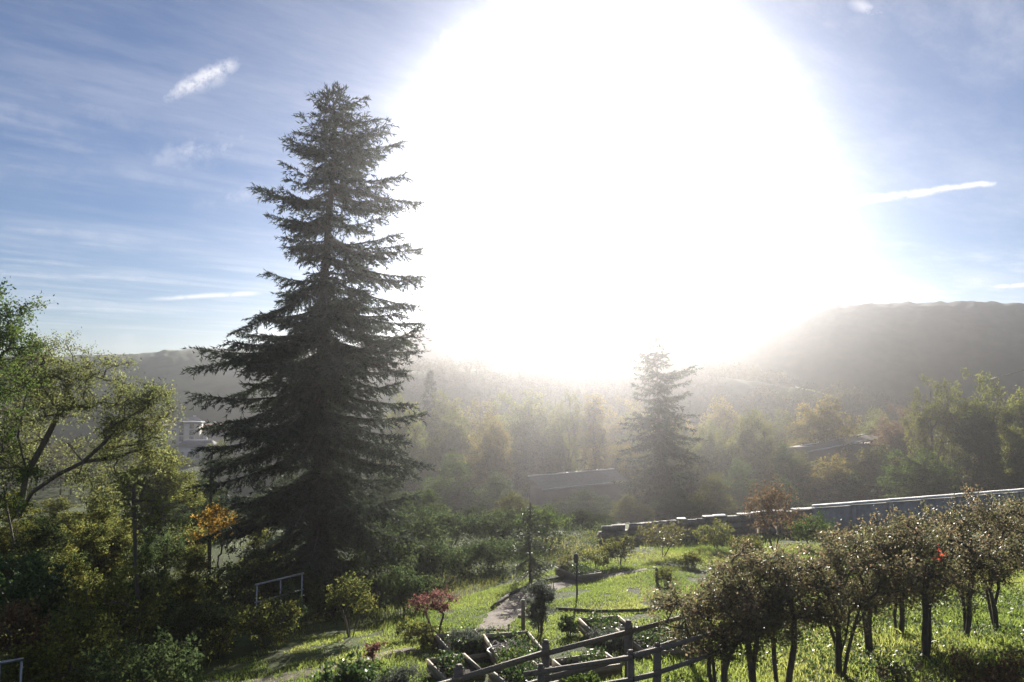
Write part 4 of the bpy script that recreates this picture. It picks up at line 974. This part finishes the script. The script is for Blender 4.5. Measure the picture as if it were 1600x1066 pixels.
SHR = [
 ('japanese_maple_tree', 'small red-leaved tree with a flat crown on the sunny slope right of the spruce', 684, 16.8, 1.15, 1.12, 'red', dict(nclump=40, rc=.16, nleaf=1900, ls=.05, base=.52, stems=3)),
 ('leafy_shrub', 'glossy bright-leaved shrub at the bottom edge, left of the blue-grey bush', 540, 10.7, 1.25, 1.05, 'laurel', dict(nclump=70, rc=.2, nleaf=4200, ls=.07)),
 ('round_shrub', 'blue-grey soft bush at the bottom edge beside the glossy shrub', 622, 11.0, .75, .85, 'lavender', dict(nclump=60, rc=.16, nleaf=5200, ls=.045, asp=.3)),
 ('upright_shrub', 'upright dark shrub with flat top tied to a pale post in the vegetable garden', 843, 17.0, .78, 1.25, 'lavender', dict(nclump=90, rc=.16, nleaf=8000, ls=.05, asp=.3, base=.02, droop=-.8)),
 ('lavender_shrub', 'dark spiky lavender clump between the red-leaved tree and the pale path', 736, 15.2, 1.0, .55, 'lavender', dict(nclump=70, rc=.16, nleaf=6000, ls=.06, asp=.2, base=.0, droop=-1.2)),
 ('lavender_shrub', 'dark heather-like clump beyond the first fence, right of the upright shrub', 948, 14.6, .95, .5, 'lavender', dict(nclump=60, rc=.16, nleaf=5000, ls=.06, asp=.2, base=.0, droop=-1.2)),
 ('orange_shrub', 'orange-leaved shrub at the foot of the tall thin pole', 342, 25.5, 1.7, 0, 'orange', dict(top=783, nclump=50, rc=.3, nleaf=2000, ls=.085, base=.55)),
 ('wild_shrub', 'pale sunlit shrub with round outline on the far lawn, left of the taller speckled one', 965, 28.0, 1.6, 0, 'olive', dict(top=838, nclump=50, rc=.25, nleaf=2600, ls=.07)),
 ('wild_shrub', 'speckled sunlit shrub with spreading twigs in front of the low stone wall', 1032, 29.5, 2.0, 0, 'grass_dry', dict(top=818, nclump=50, rc=.35, nleaf=1900, ls=.075, base=.25)),
 ('wild_shrub', 'small leafy plant at the back of the lawn right of the feeder pole', 930, 27.0, 1.1, 0, 'yellow_green', dict(top=856, nclump=35, rc=.2, nleaf=1300, ls=.07)),
 ('reddish_shrub', 'tall thin shrub with reddish sparse leaves in front of the wall gap', 1205, 30.0, 2.6, 0, 'rust', dict(top=742, nclump=110, rc=.4, nleaf=3300, ls=.085, base=.2, stems=6)),
 ('wild_shrub', 'green shrub between the reddish thin shrub and the concrete wall', 1262, 31.0, 2.1, 0, 'green', dict(top=800, nclump=60, rc=.3, nleaf=2600, ls=.085)),
 ('wild_shrub', 'low shrub at the left foot of the reddish thin shrub', 1165, 28.0, 1.6, 0, 'olive', dict(top=838, nclump=50, rc=.25, nleaf=2200, ls=.075)),
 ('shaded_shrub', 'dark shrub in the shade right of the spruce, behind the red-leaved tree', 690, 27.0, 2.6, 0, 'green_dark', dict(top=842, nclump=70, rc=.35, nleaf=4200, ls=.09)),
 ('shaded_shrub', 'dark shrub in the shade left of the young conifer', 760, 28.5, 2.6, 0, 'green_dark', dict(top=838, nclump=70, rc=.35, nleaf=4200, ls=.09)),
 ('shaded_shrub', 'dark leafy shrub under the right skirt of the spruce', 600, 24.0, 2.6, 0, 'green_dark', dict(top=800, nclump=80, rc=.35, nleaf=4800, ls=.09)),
 ('flowering_shrub', 'shrub with pale tips at the right foot of the spruce trunk', 553, 17.5, 1.3, 0, 'bramble', dict(top=893, nclump=50, rc=.22, nleaf=2000, ls=.07, base=.3)),
 ('small_red_bush', 'small red bush in the shade below the spruce, left of the red-leaved tree', 588, 14.6, .38, .42, 'red', dict(nclump=20, rc=.1, nleaf=500, ls=.05, stems=2)),
 ('bright_shrub', 'large-leaved sunlit shrub at the foot of the spreading tree', 62, 14.2, 1.7, 0, 'laurel', dict(top=828, nclump=70, rc=.28, nleaf=2600, ls=.11)),
 ('bramble_bush', 'yellowing bramble bush left of centre on the bank, below the thin sapling', 205, 14.2, 1.9, 0, 'bramble', dict(top=868, nclump=80, rc=.28, nleaf=3600, ls=.08)),
 ('bramble_bush', 'rusty bramble bush at the left border under the sunlit large-leaved shrub', 25, 12.6, 1.9, 0, 'rust', dict(top=925, nclump=80, rc=.26, nleaf=3600, ls=.07)),
 ('bramble_bush', 'tangled bramble bush at the bottom left, right of the corner handrail', 118, 12.0, 2.0, 0, 'bramble', dict(top=960, nclump=90, rc=.26, nleaf=4200, ls=.07)),
 ('bramble_bush', 'dark bramble bush on the bank between the yellowing bramble and the handrail', 300, 15.5, 2.2, 0, 'green_dark', dict(top=925, nclump=80, rc=.28, nleaf=4200, ls=.075)),
 ('bramble_bush', 'dark bramble bush behind the galvanised handrail left of the spruce', 380, 22.0, 2.6, 0, 'green_dark', dict(top=850, nclump=80, rc=.32, nleaf=4200, ls=.085)),
 ('white_flowered_bush', 'bush with pale leaves at the right end of the galvanised handrail', 462, 18.6, .9, 0, 'laurel', dict(top=912, nclump=40, rc=.16, nleaf=1500, ls=.06)),
 ('bramble_bush', 'dark low bramble in the shadowed hollow at the bottom, left of the grass strip', 215, 11.2, 2.0, 0, 'green_dark', dict(top=1000, nclump=80, rc=.26, nleaf=4200, ls=.07)),
 ('brown_shrub', 'brown-leaved shrub at the bottom right corner in front of the hedge trees', 1560, 10.2, 1.8, 0, 'rust', dict(top=1038, nclump=80, rc=.2, nleaf=3800, ls=.055)),
 ('brown_shrub', 'yellow-brown low shrub at the bottom edge below the forked black trunks', 1440, 10.0, 1.4, 0, 'hedge_leaf', dict(top=1048, nclump=60, rc=.18, nleaf=3000, ls=.05)),
] + [
 ('garden_plant', 'pale feathery plant at the far end of the curving path', 884, 26.0, .8, .75, 'grass_dry', dict(nclump=30, rc=.16, nleaf=1300, ls=.06, asp=.3, base=0, droop=-.8)),
 ('garden_plant', 'small dark plant at the foot of the short post on the lawn', 1036, 23.6, .7, .55, 'olive', dict(nclump=30, rc=.14, nleaf=1200, ls=.055, base=0)),
 ('garden_plant', 'small plant with coppery leaves under the left end of the hedge row', 1062, 14.6, .8, .7, 'rust', dict(nclump=35, rc=.14, nleaf=1300, ls=.05, base=0)),
 ('garden_plant', 'leafy plant with pale leaves beside the farthest raised bed, right of the upright shrub', 888, 16.6, .6, .5, 'laurel', dict(nclump=30, rc=.12, nleaf=1200, ls=.055, base=0)),
 ('garden_plant', 'low straggly plant left of the red-leaved tree on the slope', 648, 17.0, .9, .45, 'bramble', dict(nclump=30, rc=.14, nleaf=1200, ls=.055, base=0)),
 ('garden_plant', 'bushy weed at the foot of the red-leaved tree', 676, 15.9, .9, .42, 'grass_dry', dict(nclump=35, rc=.14, nleaf=1500, ls=.055, base=0)),
 ('garden_plant', 'bushy weed between the two fences at the bottom edge', 905, 11.4, .6, .5, 'green', dict(nclump=30, rc=.12, nleaf=1300, ls=.05, base=0)),
 ('garden_plant', 'dense weed clump behind the first fence post, by the hose bed', 800, 13.2, .7, .5, 'green', dict(nclump=30, rc=.13, nleaf=1400, ls=.05, base=0)),
 ('garden_plant', 'grey-green clump at the back of the lawn below the speckled shrub', 1075, 27.0, 1.2, .6, 'olive', dict(nclump=40, rc=.18, nleaf=1600, ls=.065, base=0)),
 ('wild_shrub', 'rounded shrub against the stone wall, left of the reddish thin shrub', 1115, 31.5, 1.9, 0, 'bramble', dict(top=812, nclump=50, rc=.25, nleaf=2400, ls=.075)),
] + [
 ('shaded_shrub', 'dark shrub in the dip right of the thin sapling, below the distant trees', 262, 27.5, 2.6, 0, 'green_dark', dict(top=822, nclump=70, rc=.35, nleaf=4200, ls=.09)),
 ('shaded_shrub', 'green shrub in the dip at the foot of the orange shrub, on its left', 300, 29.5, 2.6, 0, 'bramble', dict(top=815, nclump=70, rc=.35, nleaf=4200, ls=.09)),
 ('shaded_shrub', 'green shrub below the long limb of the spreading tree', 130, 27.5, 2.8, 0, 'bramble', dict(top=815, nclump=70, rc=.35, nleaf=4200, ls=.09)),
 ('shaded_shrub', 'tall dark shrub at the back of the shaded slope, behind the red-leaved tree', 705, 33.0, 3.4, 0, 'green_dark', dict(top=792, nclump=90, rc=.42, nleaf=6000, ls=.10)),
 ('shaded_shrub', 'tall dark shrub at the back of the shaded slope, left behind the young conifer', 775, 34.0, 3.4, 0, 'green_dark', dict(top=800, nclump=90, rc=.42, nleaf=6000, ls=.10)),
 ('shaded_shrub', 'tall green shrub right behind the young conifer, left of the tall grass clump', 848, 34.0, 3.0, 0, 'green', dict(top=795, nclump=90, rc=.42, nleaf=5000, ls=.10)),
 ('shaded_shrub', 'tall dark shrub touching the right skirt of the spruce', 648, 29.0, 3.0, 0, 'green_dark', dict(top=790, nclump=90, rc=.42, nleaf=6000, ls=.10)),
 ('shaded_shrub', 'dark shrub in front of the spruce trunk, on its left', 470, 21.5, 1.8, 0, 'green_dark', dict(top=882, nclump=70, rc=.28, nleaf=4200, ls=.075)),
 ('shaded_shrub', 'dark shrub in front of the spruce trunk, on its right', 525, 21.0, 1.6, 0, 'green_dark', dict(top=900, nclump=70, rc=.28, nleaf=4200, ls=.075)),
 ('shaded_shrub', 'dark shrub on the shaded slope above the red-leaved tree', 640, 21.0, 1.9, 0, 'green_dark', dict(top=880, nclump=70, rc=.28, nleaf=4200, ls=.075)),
 ('bramble_bush', 'sunlit yellowish bramble on the bank just below the galvanised handrail', 420, 17.0, 1.7, 0, 'bramble', dict(top=928, nclump=60, rc=.22, nleaf=2800, ls=.065, base=0)),
 ('bramble_bush', 'sunlit yellowish bramble on the bank left of the galvanised handrail', 345, 16.0, 1.8, 0, 'bramble', dict(top=945, nclump=60, rc=.22, nleaf=2800, ls=.065, base=0)),
]
for si, (nm, lab, px, y, w, h, mat, kw) in enumerate(SHR): shrub(nm, lab, px, y, w, h, mat, 200 + si, **kw)
# thin sapling on the left bank
rng = np.random.default_rng(301); b = GX(228, 16.0)
top = P(208, 745, 16.0) - b
wood, crown = deciduous(rng, [[(0, 0, -.2), top * .3 + (.02, 0, 0), top * .6, top * .95]], [(top[0], 0, top[2] * .95, .7, .6, .6), (top[0] + .4, 0, top[2] * .78, .6, .5, .5)], 45, .25, 1100, .07, 5, .5, .006, trunk_r=.055)
place(wood, crown, 'sapling', 'thin leaning sapling with a bare dark stem on the left bank', 'tree', b, M['bark'], M['yellow_green'])

# ------------------------------------------------------------------ grass and ground cover
def in_poly(x, y, poly):
    c = np.zeros(len(x), bool); n = len(poly)
    for i in range(n):
        x0, y0 = poly[i]; x1, y1 = poly[(i + 1) % n]
        k = ((y0 > y) != (y1 > y)) & (x < (x1 - x0) * (y - y0) / (y1 - y0 + 1e-12) + x0); c ^= k
    return c
def topix(x, y, z):
    c, s = math.cos(PITCH), math.sin(PITCH); f = y * c + z * s; up = -y * s + z * c
    return 800 + x / f * FPX, 533 - up / f * FPX
# the curving path of trodden earth on the lawn
ctr = np.array([G(*p)[:2] for p in ((765, 985), (790, 962), (800, 945), (825, 930), (860, 918), (900, 908), (950, 900), (1010, 890))])
wid = np.array([.40, .48, .50, .46, .40, .36, .3, .2])
tt = np.linspace(0, 1, len(ctr)); ts = np.linspace(0, 1, 50)
pc = np.stack([np.interp(ts, tt, ctr[:, 0]), np.interp(ts, tt, ctr[:, 1])], -1)
for _ in range(6): pc[1:-1] = (pc[:-2] + pc[1:-1] * 2 + pc[2:]) / 4
tg = unit(np.gradient(pc, axis=0)); nn_ = np.stack([-tg[:, 1], tg[:, 0]], -1); ww = np.interp(ts, tt, wid)
def ribbon(name, pc, nn_, ww, mat, lift=.03, nacross=7):
    u_ = np.linspace(-1, 1, nacross); jit = 1 + .12 * np.sin(np.arange(len(pc)) * 1.7)[:, None]
    X = pc[:, None, 0] + nn_[:, None, 0] * ww[:, None] * u_ * jit; Y = pc[:, None, 1] + nn_[:, None, 1] * ww[:, None] * u_ * jit
    Z = zg(X, Y) + lift - .02 * np.abs(u_) ** 3
    n = nacross; i, j = np.meshgrid(np.arange(n - 1), np.arange(len(pc) - 1)); b = (j * n + i).ravel()
    tag(obj(name, MB().add(np.stack([X, Y, Z], -1).reshape(-1, 3), np.stack([b, b + 1, b + n + 1, b + n], -1)).mesh(name, True), mat), kind='structure')
ribbon('path', pc, nn_, ww, M['path'])
pl = np.array([G(*p)[:2] for p in ((640, 1015), (560, 1035), (490, 1050), (430, 1062), (330, 1085))]); ts2 = np.linspace(0, 1, 24)
pl = np.stack([np.interp(ts2, np.linspace(0, 1, 5), pl[:, k]) for k in (0, 1)], -1); tg = unit(np.gradient(pl, axis=0))
ribbon('path', pl, np.stack([-tg[:, 1], tg[:, 0]], -1), np.full(24, .32), M['path'])

def blades(name, poly_px, n, hmin, hmax, width, mat, seed, skip_path=True, clump=2.2, thr=.25, lean=.35, y0=7, y1=38):
    rng = np.random.default_rng(seed)
    x = rng.uniform(-22, 38, n * 6); y = rng.uniform(y0, y1, n * 6); z = zg(x, y)
    px, py = topix(x, y, z); k = in_poly(px, py, poly_px)
    dn = vnoise(x * clump, y * clump, seed) * .6 + vnoise(x * clump * .3, y * clump * .3, seed + 1) * .6
    k &= dn > thr
    if skip_path:
        d2 = ((x[:, None] - pc[None, ::2, 0]) ** 2 + (y[:, None] - pc[None, ::2, 1]) ** 2).min(1); k &= (d2 > .42 ** 2)
    x, y, z, dn = x[k][:n], y[k][:n], z[k][:n], dn[k][:n]; m = len(x)
    h = rng.uniform(hmin, hmax, m) * (.55 + .9 * np.clip(dn - thr, 0, 1))
    a = rng.uniform(0, 6.28, m); w = width * rng.uniform(.6, 1.3, m)
    le = rng.normal(size=(m, 2)) * lean * h[:, None]
    B = np.stack([x, y, z - .01], -1); s = np.stack([np.cos(a) * w / 2, np.sin(a) * w / 2, 0 * a], -1)
    mid = B + np.stack([le[:, 0] * .35, le[:, 1] * .35, h * .6], -1); tip = B + np.stack([le[:, 0], le[:, 1], h], -1)
    V = np.stack([B - s, B + s, mid + s * .7, mid - s * .7, tip], 1).reshape(-1, 3)
    q = np.arange(m)[:, None] * 5
    mb = MB(); var = np.clip(.35 * rng.random(m) + .85 * (vnoise(x * .8, y * .8, 9) * .6 + vnoise(x * .25, y * .25, 19) * .6) - .12, 0, 1)
    mb.add(V, q + np.array([[0, 1, 2, 3]]), np.repeat(var, 5)); mb.F.setdefault(3, []).append(q + np.array([[3, 2, 4]]))
    return tag(obj(name, mb, mat), kind='stuff')
LAWN = [(200, 1090), (330, 1050), (440, 1000), (560, 985), (650, 955), (720, 935), (820, 905), (900, 880), (1000, 862), (1100, 850), (1260, 850), (1600, 880), (2300, 840), (2300, 1120), (200, 1120)]
blades('lawn_grass', LAWN, 230000, .05, .13, .017, M['grass'], 61, thr=.40)
blades('rough_grass', [(900, 1120), (1060, 1000), (1150, 930), (1300, 880), (1620, 890), (1700, 1120)], 30000, .10, .28, .026, M['grass'], 62, thr=.46, lean=.55)
blades('bank_grass', [(250, 1010), (230, 985), (300, 965), (380, 940), (440, 922), (470, 930), (440, 975), (330, 1005)], 9000, .22, .55, .02, M['grass_dry'], 63, thr=.2, lean=.25)
blades('rail_grass', [(385, 965), (392, 935), (440, 915), (490, 905), (492, 950)], 3000, .3, .7, .022, M['grass_dry'], 68, False, thr=.1, lean=.25)
blades('meadow_grass', [(-150, 1120), (-150, 900), (200, 900), (330, 960), (330, 1050), (200, 1120)], 26000, .15, .5, .022, M['grass_dry'], 64, thr=.45, lean=.3)
blades('reed_grass', [(840, 876), (845, 856), (905, 846), (960, 842), (955, 862), (900, 868)], 800, .3, .75, .03, M['grass_dry'], 65, False, thr=.25, lean=.25, y1=32.5)
blades('back_lawn_grass', [(1000, 868), (1000, 842), (1120, 832), (1280, 836), (1280, 862)], 16000, .08, .22, .024, M['grass'], 66, False, thr=.35)
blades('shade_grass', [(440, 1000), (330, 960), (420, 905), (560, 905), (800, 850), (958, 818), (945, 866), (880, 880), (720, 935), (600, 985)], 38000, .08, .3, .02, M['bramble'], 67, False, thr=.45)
# low leafy ground cover
def cover(name, poly_px, n, ls, hmax, mat, seed, thr=.45, y0=7, y1=38):
    rng = np.random.default_rng(seed); x = rng.uniform(-22, 30, n * 8); y = rng.uniform(y0, y1, n * 8)
    z = zg(x, y); px, py = topix(x, y, z); dn = vnoise(x * 1.6, y * 1.6, seed) * .6 + vnoise(x * .5, y * .5, seed + 1) * .5
    k = in_poly(px, py, poly_px) & (dn > thr); x, y, z, dn = x[k][:n], y[k][:n], z[k][:n], dn[k][:n]
    C = np.stack([x, y, z + rng.random(len(x)) * hmax * np.clip((dn - thr) * 4, .1, 1)], -1)
    return tag(obj(name, leaves(MB(), rng, C, ls, .6, -.1), mat), kind='stuff')
cover('clover_leaves', [(1000, 1120), (1100, 1000), (1250, 940), (1620, 930), (1700, 1120)], 52000, .06, .20, M['laurel'], 71, .38)
cover('bramble_leaves', [(-150, 1120), (-150, 880), (220, 880), (430, 890), (480, 930), (330, 1010), (260, 1066), (230, 1120)], 26000, .07, .45, M['bramble'], 72, .42)
cover('weed_leaves', [(640, 1010), (640, 940), (760, 930), (900, 870), (1060, 850), (1060, 960), (900, 1000)], 9000, .05, .10, M['grass'], 73, .5)
cover('fallen_leaves', LAWN, 5000, .055, .03, M['rust'], 75, .25)
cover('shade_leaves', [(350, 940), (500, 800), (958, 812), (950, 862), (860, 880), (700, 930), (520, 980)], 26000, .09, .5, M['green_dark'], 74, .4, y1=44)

# ------------------------------------------------------------------ haze over the whole valley
hz = MB(); box(hz, (0, 290, -2.0), 1300, 720, 69)
m, t = new_mat('haze_air')
pv = nd(t, 'ShaderNodeVolumePrincipled'); pv.inputs['Density'].default_value = HAZE_DENSITY; pv.inputs['Anisotropy'].default_value = HAZE_G
pv.inputs['Color'].default_value = (.96, .955, 1.0, 1)
o = nd(t, 'ShaderNodeOutputMaterial'); t.links.new(pv.outputs[0], o.inputs['Volume'])
tag(obj('haze', hz, m), kind='stuff')
